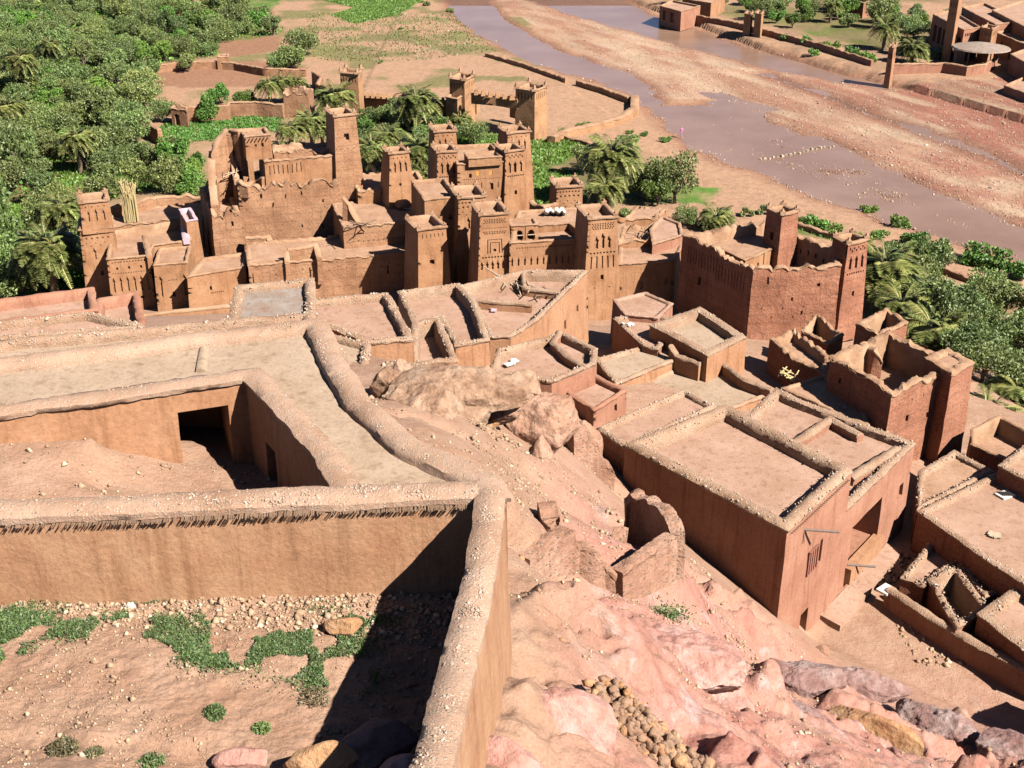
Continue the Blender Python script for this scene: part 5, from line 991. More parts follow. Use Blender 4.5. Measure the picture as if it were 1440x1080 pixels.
for u, v, s, k, lab in ((408, 88, 1.35, 'o', 'large lone olive on the edge of the ploughed field'), (425, 70, 1.2, 'o', 'tall rounded tree behind the large lone olive'), (392, 93, 1.0, 'o', 'lower left shoulder tree beside the large lone olive'), (290, 160, 1.1, 'd', 'bright green round tree at the back wall of the plots'), (228, 165, .8, 'o', 'dark olive by the hut of the plots'),
                     (265, 95, .8, 'o', 'small tree at the left end of the ploughed field'), (310, 142, .8, 'd', 'second bright tree behind the plots wall'), (345, 145, .8, 'd', 'dark hedge-like tree at the right end of the plots wall'), (845, 232, .95, 'o', 'dark olive hugging the left of the largest palm'), (822, 240, .9, 'o', 'shaded olive beside the ruin path'), (880, 205, .8, 'o', 'light olive behind the largest palm'),
                     (900, 268, .95, 'o', 'left olive of the pair above the flat roofs'), (950, 276, 1.15, 'o', 'right and larger olive of the pair above the flat roofs'), (925, 282, .9, 'd', 'green bush-like tree between the two olives'), (960, 312, .62, 'o', 'small upright olive near the square kasbah wall'), (15, 245, 1.5, 'o', 'large round olive at the left edge above the small field'), (-10, 350, 1.6, 'o', 'big pale olive cut by the left edge'),
                     (150, 270, .95, 'o', 'round olive right behind the two-stage tower'), (195, 262, .8, 'o', 'olive behind the reed bundles'), (235, 262, .95, 'o', 'olive left of the great ruined facade'), (265, 262, .9, 'd', 'dark tree pressed against the great ruined facade'), (667, 200, .8, 'o', 'dusty olive between the castle towers'), (640, 196, .7, 'o', 'small olive behind the back left castle tower'),
                     (555, 165, .9, 'o', 'olive under the big round palm'), (520, 170, 1.05, 'o', 'broad olive left of the big round palm'), (1420, 45, .8, 'd', 'dark tree in shadow at the top right corner'), (790, 190, .3, 'o', 'tiny shrub on the path above the green field')):
    x, y, _ = P(u, v, 1.2 * s); tree(x, y, s, lab, None, k)
# bushes on the river bank
for i, (u, v, s, k) in enumerate(((820, 180, .9, 0), (848, 178, .6, 0), (935, 197, .7, 0), (905, 189, .5, 0), (885, 186, .5, 0), (1222, 291, .8, 0), (1268, 314, 1.0, 0), (1238, 334, .8, 0), (1285, 340, 1.25, 0), (1312, 354, 1.3, 0), (1370, 368, 1.5, 0), (1400, 376, 1.6, 0), (1432, 386, 1.5, 0), (345, 200, .7, 1), (535, 88, .5, 1), (508, 90, .4, 1), (635, 14, 1.0, 1), (600, 6, .9, 1), (565, 40, .6, 1),
                          (905, 245, .7, 1), (945, 232, .6, 0), (918, 258, .9, 0), (875, 245, .8, 0), (1105, 62, 1.1, 0), (1130, 68, 1.2, 0), (1165, 76, 1.3, 0), (1200, 84, 1.4, 0), (1222, 92, 1.4, 0), (1145, 82, .9, 0), (1265, 82, 1.2, 0), (1290, 82, 1.3, 0), (1312, 82, 1.3, 1), (1332, 80, 1.2, 1), (800, 292, .9, 0), (880, 300, .8, 1), (1075, 300, .9, 1), (1050, 303, .8, 1), (970, 300, .6, 1), (1250, 346, .6, 1), (1215, 345, 1.1, 0), (1150, 322, 1.2, 0), (1130, 316, 1.1, 0), (1170, 330, 1.1, 0))):
    x, y, _ = P(u, v, .5); z = ground(x, y); g = 'bushes on the river bank' if i not in () else None
    o = link('bush', rg.choice(BU if k == 0 else SB), None, (x, y, z - .05), (0, 0, rg.random() * 6), s * rg.uniform(.9, 1.1)); tag(o, 'low green bush on the bare bank near the river' if k == 0 else 'low grey-green shrub on open ground near a wall', 'bush', g if k == 0 else 'grey shrubs on open ground')
# grass and crops as blades
def grass(name, label, polys, n, h, mat, zf=None, wdt=.35):
    ar = [abs(area(p)) for p in polys]; C_ = []
    for p, a in zip(polys, ar):
        m = int(n * a / sum(ar)) * 3; p0 = np.array(p); x = RNG.uniform(p0[:, 0].min(), p0[:, 0].max(), m); y = RNG.uniform(p0[:, 1].min(), p0[:, 1].max(), m); k = inpoly(x, y, p); C_.append(np.stack([x[k], y[k]], 1))
    C_ = np.concatenate(C_)[:n]; z = groundv(C_[:, 0], C_[:, 1]) + h * .4; C3 = np.hstack([C_, z[:, None]])
    o = link(name, leaves(name, C3, h, mat, 2.5, 1.6)); tag(o, label, None, None, 'stuff')
grass('crop', 'short green crop blades in the small fields', GREEN[:9] + GREEN[9:], 26000, .30, M['grassm'])
grass('plot_vegetables', 'leafy vegetables in the divided plots', [PLOT], 5000, .26, M['dkleaf'])
grass('dry_scrub', 'thin dry scrub on the river flats', [W0([(430, 20), (640, 20), (700, 75), (560, 90), (440, 85)]), W0([(380, -10), (600, -10), (620, 20), (400, 40)])], 3500, .28, M['olive'])

und = leaves('undergrowth', (lambda q: np.hstack([q, (groundv(q[:, 0], q[:, 1]) + RNG.uniform(.1, .9, len(q)))[:, None]]))((lambda a: a[inpoly(a[:, 0], a[:, 1], GROVE[0]) & ~np.any([inpoly(a[:, 0], a[:, 1], g) for g in GREEN[:4] + [PLOT] + BROWN], axis=0)])(np.stack([RNG.uniform(-150, -25, 90000), RNG.uniform(128, 345, 90000)], 1))[:34000]), .34, M['dkleaf'], .8)
tag(link('undergrowth', und), 'low green undergrowth between the grove trees', None, None, 'stuff')
# ================================================================ rocks, ruins and small things in front
M['rockpink'] = earth('pink_rock', (.60, .32, .26), (.66, .46, .42), (.46, .21, .165), bump=.9, grain=5, patch=.9, stain=.3)
M['rockpurple'] = earth('purple_rock', (.36, .215, .19), (.50, .38, .35), (.25, .125, .11), bump=1., grain=5, patch=.9, stain=.4)
M['rocktan'] = earth('tan_rock', (.45, .28, .185), (.54, .38, .27), (.29, .16, .10), bump=1., grain=5, patch=.9, stain=.3)
M['rockyellow'] = earth('yellow_rock', (.60, .33, .17), (.62, .42, .26), (.46, .22, .11), bump=1., grain=4, patch=1.2, stain=.4)
M['ruin'] = earth('crumbling_mud', (.47, .26, .175), (.56, .35, .25), (.33, .165, .105), bump=1., grain=6, stones=.25, stone_scale=8, stone_col=(.5, .36, .26), stain=.3)
def ico(sub):
    import bmesh
    bm = bmesh.new(); bmesh.ops.create_icosphere(bm, subdivisions=sub, radius=1); v = np.array([x.co for x in bm.verts]); f = [[x.index for x in q.verts] for q in bm.faces]; bm.free(); return v, np.array(f)
IC = {k: ico(k) for k in (1, 2, 3, 5, 6)}
def boulder(label, c, size, rz=0, mat='rockpink', seed=1, cuts=14, sub=5, name='boulder', rough=.1, group=None, mesh=False, tilt=0):
    v, f = IC[sub]; v = v.copy(); r = np.random.default_rng(seed)
    if sub <= 2: v = np.sign(v) * np.abs(v) ** .55 * .9
    for k in range(cuts):
        n = r.normal(0, 1, 3); n /= np.linalg.norm(n); d = r.uniform(.55, .85); e = np.maximum(v @ n - d, 0); v -= (e * .93)[:, None] * n
    S_ = np.array(size) / 2; v = v * S_; o = seed * 7.7
    nr = v / (np.linalg.norm(v, axis=1)[:, None] + 1e-9)
    if sub > 3: v = v + nr * (rough * (fbm(v + o, 1.1, 4, True) * .8 + fbm(v + o, 4.5, 4) * .45))[:, None]
    else: v = v + nr * (rough * min(size) * fbm(v / max(size) * 3 + o, 2, 2))[:, None]
    me = fastmesh(name, v, np.array(f), M[mat], sub > 3)
    if sub > 3: me.set_sharp_from_angle(angle=.8)
    if mesh: return me
    return tag(link(name, me, None, c, (tilt, 0, rz)), label, 'rock', group)
hz = lambda u, v, z: (lambda p: (p[0], p[1]))(P(u, v, z))
def B(label, u, v, z, size, rz, mat, seed, **k): boulder(label, P(u, v, z), size, rz, mat, seed, **k)
# outcrop between the terrace house and the big pink house
B('broad flat-topped tan rock slab capping the outcrop in the middle', 650, 545, 28.0, (6.2, 3.0, 1.8), -.05, 'rocktan', 3, sub=6, rough=.22)
B('cream ledge of layered rock on the left of the outcrop', 590, 580, 28.6, (4.2, 2.2, 2.2), -.35, 'rocktan', 5, sub=6, rough=.22)
B('cracked rock ledge under the flat slab, overhanging a dark hollow', 640, 590, 27.2, (3.4, 1.8, 1.7), .1, 'rocktan', 6, rough=.22)
B('tall blocky pink rock at the right end of the outcrop', 757, 606, 24.6, (3.6, 2.8, 4.8), .2, 'ruin', 8, sub=6, rough=.18)
B('rounded rock knob on the right shoulder of the outcrop', 735, 545, 26.6, (1.8, 1.4, 1.5), .5, 'rocktan', 9)
B('upright rock fin leaning below the blocky rock', 762, 655, 25.6, (1.1, 1.1, 2.8), .3, 'ruin', 12, rough=.12)
B('left sandy rock hump beside the terrace parapet', 552, 540, 28.0, (1.9, 1.2, 1.9), .2, 'rocktan', 13, rough=.15)
B('small tooth of rock in front of the dark arch', 568, 528, 27.5, (.9, .7, 1.6), .1, 'ruin', 14)
B('rough rock lump by the narrow pink strip roof', 822, 622, 20.0, (2.4, 1.6, 2.6), .4, 'ruin', 15, rough=.15)
B('fractured tan block on the front edge of the flat outcrop slab', 618, 560, 28.6, (1.8, 1.3, 1.5), .7, 'rocktan', 41, rough=.12)
B('angular rock wedged between the outcrop slab and the blocky rock', 705, 572, 27.0, (1.7, 1.4, 1.6), .3, 'ruin', 42, rough=.12)
B('low broken rock step at the front foot of the outcrop', 655, 612, 26.8, (2.6, .9, .9), -.1, 'rocktan', 43, rough=.14)
B('small yellow rock inside the hollow below the outcrop', 690, 592, 26.4, (1.2, .7, .6), .1, 'rockyellow', 44, rough=.06)
B('pale shoulder rock beside the terrace parapet bend', 575, 602, 29.4, (2.2, .9, .8), -.6, 'rocktan', 45, rough=.12)
# slope boulders
B('large smooth pink boulder right of the wall end at the bottom', 775, 1028, 33.0, (3.0, 2.0, 1.9), -.35, 'rockpink', 21, sub=6, rough=.12)
B('second pink boulder tucked under the wall at the bottom', 700, 1090, 34.4, (1.6, 1.4, 1.3), .3, 'rockpink', 22, rough=.1)
B('yellow squared rock block lying on the purple ridge', 1237, 1034, 19.9, (3.9, 1.7, 1.6), -.62, 'rockyellow', 23, sub=6, rough=.14, cuts=9)
B('dark purple rock hump at the upper end of the ridge', 1120, 955, 19.4, (3.6, 1.8, 1.5), -.1, 'rockpurple', 24, sub=6, rough=.22)
B('long purple rock shelf below the big pink house', 1205, 965, 14.6, (5.4, 1.8, 1.6), -.25, 'rockpurple', 25, sub=6, rough=.25)
B('purple rock shelf left of the yellow block', 1120, 1030, 22.3, (3.6, 2.0, 1.6), -.3, 'rockpurple', 26, sub=6, rough=.22)
B('pale veined ridge rock right of the yellow block', 1330, 1030, 15.5, (5.8, 2.6, 1.6), -.55, 'rockpurple', 27, sub=6, rough=.25)
B('rock at the bottom right corner of the picture', 1420, 1060, 16.4, (3.6, 2.2, 1.4), -.4, 'rockpurple', 28, sub=6, rough=.2)
B('white-streaked pink dome rock above the rubble wall', 960, 930, 27.2, (4.4, 2.6, 1.7), -.3, 'rockpink', 29, sub=6, rough=.2)
B('pink rock rib above the dark hollow', 1010, 1000, 26.0, (3.0, 2.0, 1.5), -.5, 'rockpink', 30, sub=6, rough=.2)
B('rounded brown stone at the bottom edge', 1055, 1078, 27.0, (1.3, 1.0, .6), .1, 'rockyellow', 31)
B('reddish rock knob right under the corner of the big pink house', 1155, 922, 11.0, (1.0, .8, 1.1), .2, 'ruin', 32)
B('orange rock wedge in the shade at the bottom of the yard', 452, 1072, 35.3, (1.4, .7, .8), -.2, 'rockyellow', 33, rough=.05)
B('pale rock rim beside the orange wedge', 340, 1068, 35.0, (1.1, .5, .4), .1, 'rockpink', 34, rough=.08)
B('dark boulder in the shade beside the near wall', 520, 1050, 35.1, (1.6, 1.1, .8), .2, 'rockpurple', 35, rough=.08)
B('grey-white stone at the foot of the near wall', 566, 1085, 35.4, (.9, .6, .5), .2, 'rockpink', 36, rough=.05)
B('salmon stone lying in the weeds near the shadow', 484, 880, 35.0, (.85, .5, .4), -.1, 'rockyellow', 37, rough=.03)
B('white stone under the long compound wall', 184, 852, 35.0, (.26, .2, .2), .4, 'white', 38, sub=3)
# ruined walls on the slope
for lab, path, zb, t_, tv, mt in (
    ('thick slumped mud wall with a sloping flat top on the rubble slope', [(733, 785, 30.0), (765, 762, 30.0), (798, 742, 30.0)], 26.3, .6, .1, 'ruin'),
    ('low notched mud wall between the slumped wall and the straight one', [(801, 746, 29.9), (812, 764, 29.3), (835, 768, 29.2), (850, 785, 28.6), (866, 800, 28.2)], 26.3, .4, .3, 'ruin'),
    ('straight low mud wall joining the rounded ruin wall', [(868, 802, 28.2), (900, 780, 28.1), (944, 750, 28.0)], 25.2, .45, .06, 'ruin'),
    ('tall rounded ruin wall standing against the dark side of the big house', [(880, 702, 27.1), (893, 692, 27.4), (918, 700, 27.8), (942, 720, 28.1), (953, 744, 28.1)], 23.8, .5, .2, 'ruin'),
    ('short mud fin with a black shadow left of the ruin', [(768, 706, 29.9), (776, 722, 30.0), (780, 742, 29.5)], 27, .55, .4, 'ruin'),
    ('half-buried mud fin in the ruin opening', [(873, 742, 27.0), (868, 765, 26.8)], 25, .5, .5, 'ruin'),
    ('low crumbling wall on the slope left of the big dark wall', [(800, 585, 22.6), (818, 600, 21.8), (842, 628, 20.4), (862, 655, 19.2)], 15, .9, .6, 'ruin')):
    t = thing('ruined_wall', lab, 'ruin', P(path[0][0], path[0][1], zb)); sweepwall('w', [P(*c) for c in path], t_, zb, mt, mt, t, .05, .10, .2, .07, .07, top=tv * 1.3, over=.0, lip=.04)
# rubble wall at the bottom, stone by stone
rwl = [Vector(P(*c)) for c in ((842, 962, 32.8), (868, 998, 32.7), (905, 1028, 32.5), (950, 1058, 32.1), (1008, 1096, 31.5))]
t = thing('rubble_wall', 'tumbled dry stone wall of loose tan stones at the bottom centre', 'wall', rwl[0] - Vector((0, 0, .9)))
sweepwall('w', [p - Vector((0, 0, .12)) for p in rwl], .8, 30.2, 'ruin', 'ruin', t, .12, .2, .3, .08, .08, wname='core', capname='core_top')
SM = [boulder('', None, (.24, .19, .15), 0, 'rocktan', 50 + i, 7, 1 if i < 3 else 2, 'stone', .12, mesh=True) for i in range(6)]
SY = [boulder('', None, (.24, .19, .15), 0, 'rockyellow', 60 + i, 7, 1, 'stone', .12, mesh=True) for i in range(3)]
rg = random.Random(5)
for k in range(295):
    f = rg.random() * 3.999; i = int(f); p = rwl[i].lerp(rwl[i + 1], f - i); e = (rwl[i + 1] - rwl[i]).normalized(); n = Vector((-e.y, e.x, 0)); o = rg.uniform(-.6, .6)
    q = p + n * o + Vector((0, 0, .02 + rg.uniform(-.05, .1) - max(0, abs(o) - .42) * 3.5)) - t.location
    link('stone', rg.choice(SM + SY[:1 + k % 3]), t, q, (rg.random() * 6, rg.random() * 6, rg.random() * 6), rg.uniform(.8, 1.7))
# rocks strewn over the slope, big ones as things
XY = RNG.uniform(0, 1, (400, 2)) * (20, 32) + (.2, 13); ZZ = hillz(XY[:, 0], XY[:, 1]); kk_ = 0
for (x, y), z in zip(XY, ZZ):
    if kk_ >= 36 or y < 13 + x * .6 or y > 46 - x * .5: continue
    kk_ += 1; s_ = rg.uniform(.4, 1.2); dep = y * CT + (CAMZ - z) * ST; u = 720 + x / dep * FPX; v = 540 + ((CAMZ - z) * CT - y * ST) / dep * FPX
    lb = 'loose tan stone ' + ('beside the compound wall end' if u < 800 and v > 800 else 'near the rubble wall' if u < 1050 and v > 900 else 'on the purple ridge' if v > 900 else 'close to the round ruin' if v > 690 else 'below the rock outcrop')
    o = link('loose_stone', rg.choice(SM + SY[:1]), None, (x, y, z + .03), (rg.random(), rg.random(), rg.random() * 6), s_); tag(o, lb, 'stone', 'loose stones on the slope')
def strew(name, label, n, xr, yr, zf, smin, smean, mask=None, mat='rubble', parent=None, mx=.4):
    x = RNG.uniform(*xr, n * 2); y = RNG.uniform(*yr, n * 2)
    if mask is not None: k = mask(x, y); x, y = x[k], y[k]
    x, y = x[:n], y[:n]; z = zf(x, y); s = np.minimum(smin + RNG.exponential(smean, len(x)), mx); return pebbles(name, label, np.stack([x, y, z + s * .3], 1), s, M[mat], parent=parent)
nz = lambda x, y, f=.5: fbm(np.stack([x, y, x * 0], 1), f, 4)
strew('slope_rubble', 'loose rubble on the rocky slope', 8000, (-.3, 22), (12, 47), hillz, .008, .016, lambda x, y: (nz(x, y) > .12) & (x > -.2), mx=.16)
strew('lane_rubble', 'rubble on the slope between the outcrop and the dark wall', 8000, (-6, 9), (26, 56), hillz, .012, .022, lambda x, y: nz(x, y, .35) > -.1, mx=.25)
strew('yard_gravel', 'gravel and small stones in the walled yard', 14000, (-14, -.7), (11.5, 21), yardz, .006, .012, lambda x, y: nz(x, y, .8) > -.15, mx=.09)
strew('yard_gravel', 'stony strip under the long compound wall', 5000, (-14, -.7), (19.6, 21), yardz, .012, .022, None, mx=.11)
strew('courtyard_gravel', 'small stones on the courtyard floor', 900, (-17, -5), (26, 31.5), hillz, .01, .025, None, mx=.12)
strew('lane_rubble', 'stones strewn beside the big pink house', 1800, (21, 27), (50, 60), hillz, .03, .06, None, mx=.25)
# pebbles bedded in the wall tops
def onpath(path, n, wdt, lip, sm, parent):
    L_ = [(b - a).length for a, b in zip(path, path[1:])]; cum = np.cumsum([0] + L_); s = RNG.uniform(0, cum[-1], n); i = np.clip(np.searchsorted(cum, s) - 1, 0, len(L_) - 1); f = (s - cum[i]) / np.array(L_)[i]
    A_ = np.array([tuple(p) for p in path]); p = A_[i] * (1 - f[:, None]) + A_[i + 1] * f[:, None]; e = A_[i + 1] - A_[i]; e /= np.linalg.norm(e, axis=1)[:, None]; o = RNG.uniform(-1, 1, n) * wdt / 2
    p[:, 0] += -e[:, 1] * o; p[:, 1] += e[:, 0] * o; p[:, 2] += lip * (1 - (np.abs(o) / wdt * 2) ** 3.0 * .95) - .012; s = .007 + RNG.exponential(sm, n)
    return pebbles('bedded_pebbles', None, p, np.minimum(s, .05), M['copepeb'], parent=parent)
M['copepeb'] = stonemat('bedded_pebbles', [(0, (.40, .25, .17)), (.5, (.50, .35, .25)), (.9, (.58, .44, .34)), (1, (.66, .58, .5))])
onpath(LWp, 6000, .62, .135, .010, cw); onpath(NWp, 6000, .52, .115, .010, cw)
a4w = [P(u, v, 34.5)[:2] for u, v in A4]; a4w = a4w[::-1] if area(a4w) < 0 else a4w; ring = off(a4w, .3)
onpath([Vector((x, y, 34.5)) for x, y in ring + ring[:1]], 12000, .6, .08, .012, th)
# straw fringe under the copings of the long walls
def fringe(path, side, n, z, parent, mat='wood'):
    b = MB(); rg_ = random.Random(n)
    for k in range(n):
        f = rg_.random() * (len(path) - 1); i = int(f); p = path[i].lerp(path[i + 1], f - i); e = (path[i + 1] - path[i]).normalized(); q = Vector((e.y, -e.x, 0)) * side
        a = p + q * .30 + Vector((0, 0, z)); c = p + q * (.46 + rg_.uniform(-.03, .03)) + Vector((0, 0, z - rg_.uniform(.0, .05))); w_ = e * .012
        o = len(b.v); b.v += [tuple(a - w_), tuple(a + w_), tuple(c + w_), tuple(c - w_)]; b.f.append([o, o + 1, o + 2, o + 3])
    o = b.build('straw_fringe', M[mat], parent); o['kind'] = 'stuff'
fringe(LWp, 1, 650, -.13, cw)
# ---------------------------------------------------------------- weeds in the yard
M['dryweed'] = leafmat('dry_weed', [(0, (.10, .09, .04)), (.6, (.20, .18, .08)), (1, (.34, .28, .15))])
def mat_of_weeds(name, label, blobs, n, h, mat='weed', kind='stuff', zf=yardz):
    C_ = []
    tot = sum(b_[2] * b_[3] for b_ in blobs)
    for u, v, rx, ry in blobs:
        x0, y0, _ = P(u, v, 35.0); m = int(n * rx * ry / tot); a = RNG.uniform(0, 6.28, m); r = RNG.uniform(0, 1, m) ** .6; C_.append(np.stack([x0 + RNG.normal(0, .52, m) * rx, y0 + RNG.normal(0, .55, m) * ry], 1))
    C_ = np.concatenate(C_); k = fbm(np.hstack([C_, C_[:, :1] * 0]), 1.6, 3) >.06; C_ = C_[k]; hh = h * (.35 + .9 * np.clip(fbm(np.hstack([C_, C_[:, :1] * 0]), .9, 3) + .5, .1, 1.2)); z = zf(C_[:, 0], C_[:, 1]) + RNG.random(len(C_)) ** .8 * hh
    me = leaves(name, np.hstack([C_, z[:, None]]), .026, M[mat], 1.0, 3.2); o = link(name, me); return tag(o, label, 'weeds' if kind is None else None, None, kind)
mat_of_weeds('weeds', 'mat of low green weeds across the walled yard', [(20, 880, .9, .45), (100, 888, .9, .35), (190, 880, 1.0, .35), (250, 905, .8, .4), (330, 868, .7, .3), (380, 900, 1.0, .5), (430, 895, 1.2, .75), (470, 930, .8, .5), (300, 925, .6, .3), (10, 920, .4, .6)], 56000, .15)
mat_of_weeds('weeds', 'dry straw-coloured stems among the green weeds', [(120, 885, 1.2, .4), (230, 895, 1.0, .4), (400, 890, 1.3, .6), (470, 920, .8, .5)], 5000, .16, 'dryweed')
mat_of_weeds('weeds', 'thin sparse weeds on the stony strip under the long wall', [(70, 842, .5, .2), (140, 845, .5, .15), (200, 842, .4, .12), (400, 858, .5, .15), (330, 856, .4, .12), (500, 862, .7, .2)], 5000, .10)
def tuft(u, v, z, r, h, label, mat, n=900, sz=.03):
    x0, y0, _ = P(u, v, z); a = RNG.uniform(0, 6.28, n); q = RNG.random(n) ** .6; x = np.cos(a) * q * r; y = np.sin(a) * q * r; zz = RNG.random(n) * h * (1.1 - q * .7); o = link('weed_tuft', leaves('weed_tuft', np.stack([x, y, zz], 1), sz, M[mat], .9, 2.6, np.stack([x, y, zz], 1) * 3), None, (x0, y0, float(yardz(x0, y0)[0]))); tag(o, label, 'plant')
tuft(301, 995, 35.1, .2, .22, 'compact green weed tuft standing alone on the bare yard', 'weed'); tuft(366, 1010, 35.1, .16, .12, 'smaller flat green tuft right of the compact one', 'weed', 500)
tuft(86, 1040, 35.5, .26, .24, 'greyish bushy tuft near the bottom left corner', 'dryweed', 1100); tuft(210, 1056, 35.4, .24, .1, 'flat straggly green tuft at the bottom of the yard', 'weed', 500)
tuft(130, 1045, 35.5, .16, .08, 'thin dry tuft right of the greyish bushy one', 'dryweed', 300); tuft(440, 968, 35.0, .3, .25, 'dry brown weed stalks at the edge of the shadow', 'dryweed', 400)
x0, y0, z0 = P(938, 875, 26.3); o = link('weed_tuft', leaves('weed_tuft', RNG.normal(0, 1, (700, 3)) * (.35, .2, .1) + (0, 0, .1), .06, M['weed'], .8), None, (x0, y0, float(hillz(x0, y0)[0]))); tag(o, 'green weed patch alone on the pink slope below the ruin', 'plant')
# ---------------------------------------------------------------- fittings of the big pink house
bp_ = [Vector((*P(u, v, 18.0)[:2], 18.0)) for u, v in big]; A_, B_ = bp_[3], bp_[2]; e = (B_ - A_).normalized(); nn = Vector((e.y, -e.x, 0)); Lh = (B_ - A_).length
def panel(f, d, w_, h, mat, name, out=.03, parent=bh, thick=.05):
    c = A_ + e * (f * Lh) + nn * out - Vector((0, 0, d)); b = MB(); b.box(tuple(c), (w_, thick, h), math.atan2(e.y, e.x)); return b.build(name, M[mat], parent)

LO = lambda f, d, w_, h: panel(f, d, w_, h, 'dark', 'x')
# door and windows seen on the sunlit side: fractions run from the near corner
def recess(f, d, w_, h, label=None):
    x_ = .012 * d + .02; p = panel(f, d, w_, h, 'redwood', 'window', -.02 + x_, bh, .10)
    c0 = A_ + e * (f * Lh) + nn * x_
    b = MB()
    for sx in (-1, 1): cc = c0 + e * (sx * w_ / 2) + nn * .06 - Vector((0, 0, d)); b.box(tuple(cc), (.06, .07, h + .06), math.atan2(e.y, e.x))
    for sz in (-1, 1): cc = c0 + nn * .06 - Vector((0, 0, d + sz * h / 2)); b.box(tuple(cc), (w_ + .05, .07, .06), math.atan2(e.y, e.x))
    b.build('frame', M['redwood'], p)
    b = MB()
    for k in range(3): cc = c0 + e * ((k - 1) * w_ / 4) + nn * .05 - Vector((0, 0, d)); b.box(tuple(cc), (.025, .03, h), math.atan2(e.y, e.x))
    b.build('bars', M['dark'], p)
M['redwood'] = plain('red_brown_wood', (.30, .10, .06))
recess(.455, 3.47, 1.05, 1.4); recess(1.0 + .30 * 1.28, 18.0 - 15.6 + 6.0, 1.05, 1.35)
for f, d, ln in ((.27, .95, 1.9), (1.17, 6.6, 1.7)):
    b = MB(); a = A_ + e * (f * Lh) - Vector((0, 0, d)); c = a + e * (ln * .55) + nn * (ln * .75) - Vector((0, 0, .1)); b.tube([a, c], .07, 7); o = b.build('drain_pipe', M['metal'], bh)
    b = MB(); b.tube([a + nn * .02, a + nn * .1 - Vector((0, 0, .75))], .03, 5); b.build('pipe_bracket', M['wood'], bh)
for k in range(34):
    c = A_ + e * (Lh * (.05 + .9 * (k + .5) / 34)) + nn * .07 - Vector((0, 0, .34)); b = MB(); b.tube([c - nn * .1, c + nn * .07], .035, 5); b.build('rafter_end', M['wood'], bh)
# ledge and white slab at the foot of the house
b = MB(); g0 = A_ + e * (Lh * .74) + nn * .1; g1 = A_ + e * (Lh * 1.95) + nn * .1; q = [(g0.x, g0.y, 9.85), ((g0 + nn * 1.2).x, (g0 + nn * 1.2).y, 9.7), ((g1 + nn * 1.0).x, (g1 + nn * 1.0).y, 9.75), (g1.x, g1.y, 9.9)]
for k in range(4): b.face(q[k], q[(k + 1) % 4], (*q[(k + 1) % 4][:2], 8.6), (*q[k][:2], 8.6))
b.face(*q); tag(b.build('ledge', M['roofpink'], None, (.03, 1)), 'pink plastered ledge with a stony edge along the foot of the big pink house', 'step')
b = MB(); c = P(1246, 829, 10.3); b.box(c, (.9, .7, .12), .7); tag(b.build('slab', M['white']), 'white slab lying at the corner of the ledge by the big pink house', 'slab')
house('flat_roofed_house', 'mud house beyond the right edge casting a stepped shadow on the terrace', 'house', [(1462, 985), (1530, 1040), (1600, 1010), (1540, 955)], 12.6, 8.5, (.4, .3), .02, 'pink', 'cope', 'roofpink') 
# balcony lip of the lower wing
c = A_ + e * (Lh * 1.44) + nn * .12 - Vector((0, 0, 18 - 10.85)); b = MB(); rz_ = math.atan2(e.y, e.x); b.box(tuple(c), (4.5, .55, 1.0), rz_); b.build('balcony_sill', M['ochre'], b2, (.04, 1.5))
# odds and ends on the roofs
rg = random.Random(77)
def clutter(kind, label, cat, u, v, z, mat, n=5, s=.5, flat=False):
    b = MB(); p0 = Vector(P(u, v, z))
    for k in range(n):
        a = p0 + Vector((rg.uniform(-s, s), rg.uniform(-s, s), .05)); d = Vector((rg.uniform(-1, 1), rg.uniform(-1, 1), rg.uniform(-.1, .35)))
        if flat: b.box(tuple(a), (s * rg.uniform(.6, 1.3), s * rg.uniform(.4, 1), .08), rg.random() * 3)
        else: b.tube([a - d * s, a + d * s * 1.4], .05, 5)
    tag(b.build(kind, M[mat], None, (.03, 4)), label, cat)
clutter('stick_pile', 'pile of pale sticks on the three-cornered roof', 'sticks', 728, 402, 16.0, 'paleroof', 12, 1.3)
clutter('stick_pile', 'small heap of roof timbers by the collapsed corner of the three-cornered roof', 'sticks', 755, 412, 15.9, 'wood', 7, .8)
clutter('cloth', 'white cloth spread on the two-part roof', 'cloth', 722, 509, 16.45, 'white', 4, .5, True)
clutter('cloth', 'lilac cloth on the lower part of the three-cornered roof', 'cloth', 689, 436, 15.8, 'lilac', 2, .4, True)
clutter('bundle', 'white bundles lying on the roof edge by the dark lane', 'bundle', 884, 458, 12.95, 'white', 4, .45, True)
clutter('stick_pile', 'broken beams at the ragged edge of the mud house roof right of the great facade', 'sticks', 505, 318, 9.7, 'wood', 9, .9)
clutter('stick_pile', 'poles leaning on the ruined house right of the tallest carved tower', 'sticks', 898, 325, 10.3, 'wood', 6, 1.1)
clutter('stick_pile', 'bleached timbers lying across the ruined pavilion floor', 'sticks', 322, 246, 13.0, 'paleroof', 8, 1.2)
clutter('stone_heap', 'heap of pale stones on the pink roof at the right edge', 'stones', 1398, 752, 12.05, 'paleroof', 9, .28, True)
clutter('sack', 'grey sack on the flat roof below the roofless kasbah', 'sack', 1188, 572, 12.9, 'roofgrey', 2, .3, True)
clutter('brush_pile', 'straw heap on the terrace below the square kasbah', 'straw', 1108, 528, 12.3, 'reed', 10, .5)
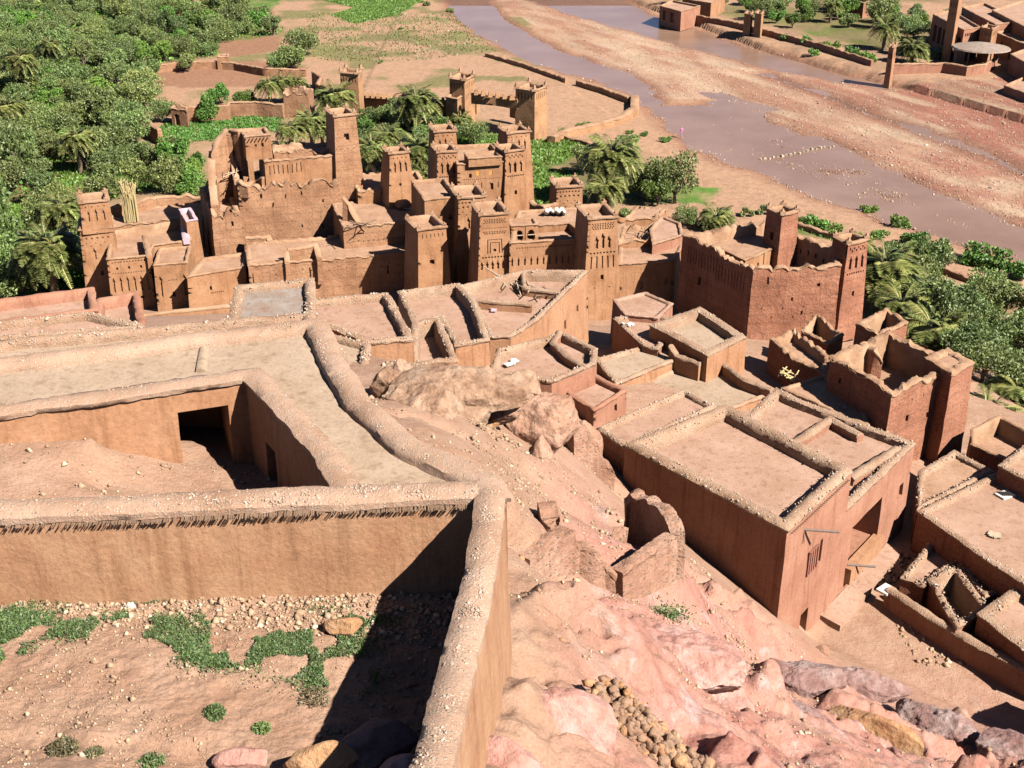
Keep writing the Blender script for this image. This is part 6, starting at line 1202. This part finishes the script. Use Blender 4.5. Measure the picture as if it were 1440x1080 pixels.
for lab, u, v, z, r in (('small arched clay mound on the terrace of the mud house', 566, 287, 10.0, .9), ('little clay oven dome on the ruined kasbah ledge', 430, 243, 12.6, .7), ('round clay mound on the pink riverside roof', 873, 310, 10.3, .5)):
    boulder(lab, P(u, v, z), (r * 2, r * 1.6, r * 1.3), 0, 'plaster', int(u), 3, 3, 'clay_mound', .05)
# rain spouts and beam ends on the walls of the middle houses
def spout(u, v, Y, root, ln=.6, r=.06, mat='wood'):
    p = Vector(PY(u, v, Y)); b = MB(); b.tube([p + Vector((-.1, .3, .05)), p + Vector((.15, -ln, -.12))], r, 6); b.build('rain_spout', M[mat], root)

for root, ring, w_, lip in PEB:
    if ring[0][1] > 100: continue
    rr = [Vector(p) for p in ring]; rr.append(rr[0]); per = sum((b - a).length for a, b in zip(rr, rr[1:])); n = int(per * 20)
    L_ = [(b - a).length for a, b in zip(rr, rr[1:])]; cum = np.cumsum([0] + L_); s = RNG.uniform(0, cum[-1], n); i = np.clip(np.searchsorted(cum, s) - 1, 0, len(L_) - 1); f = (s - cum[i]) / np.maximum(np.array(L_)[i], 1e-6)
    A_ = np.array([tuple(p) for p in rr]); p = A_[i] * (1 - f[:, None]) + A_[i + 1] * f[:, None]; e_ = A_[i + 1] - A_[i]; e_ /= np.linalg.norm(e_, axis=1)[:, None] + 1e-9; o = RNG.uniform(-1, 1, n) * w_ * .62
    p[:, 0] += -e_[:, 1] * o; p[:, 1] += e_[:, 0] * o; p[:, 2] += lip * .9 - (np.abs(o) / w_) ** 2 * lip * 1.6; sz = np.minimum(.02 + RNG.exponential(.028, n), .12)
    pebbles('bedded_stones', None, p, sz, M['copepeb'], parent=root)
# ================================================================ one reflectance scale for every surface (earth about .25, leaves about .08)
for m in bpy.data.materials:
    if not m.use_nodes: continue
    nt = m.node_tree
    for n in list(nt.nodes):
        if n.type in ('BSDF_PRINCIPLED', 'BSDF_TRANSLUCENT'):
            s = n.inputs[0]
            if s.is_linked:
                src = s.links[0].from_socket; q = nt.nodes.new('ShaderNodeMix'); q.data_type = 'RGBA'; q.blend_type = 'MULTIPLY'; q.inputs[0].default_value = 1
                q.inputs[7].default_value = (REFL, REFL, REFL, 1); nt.links.new(src, q.inputs[6]); nt.links.new(q.outputs[2], s)
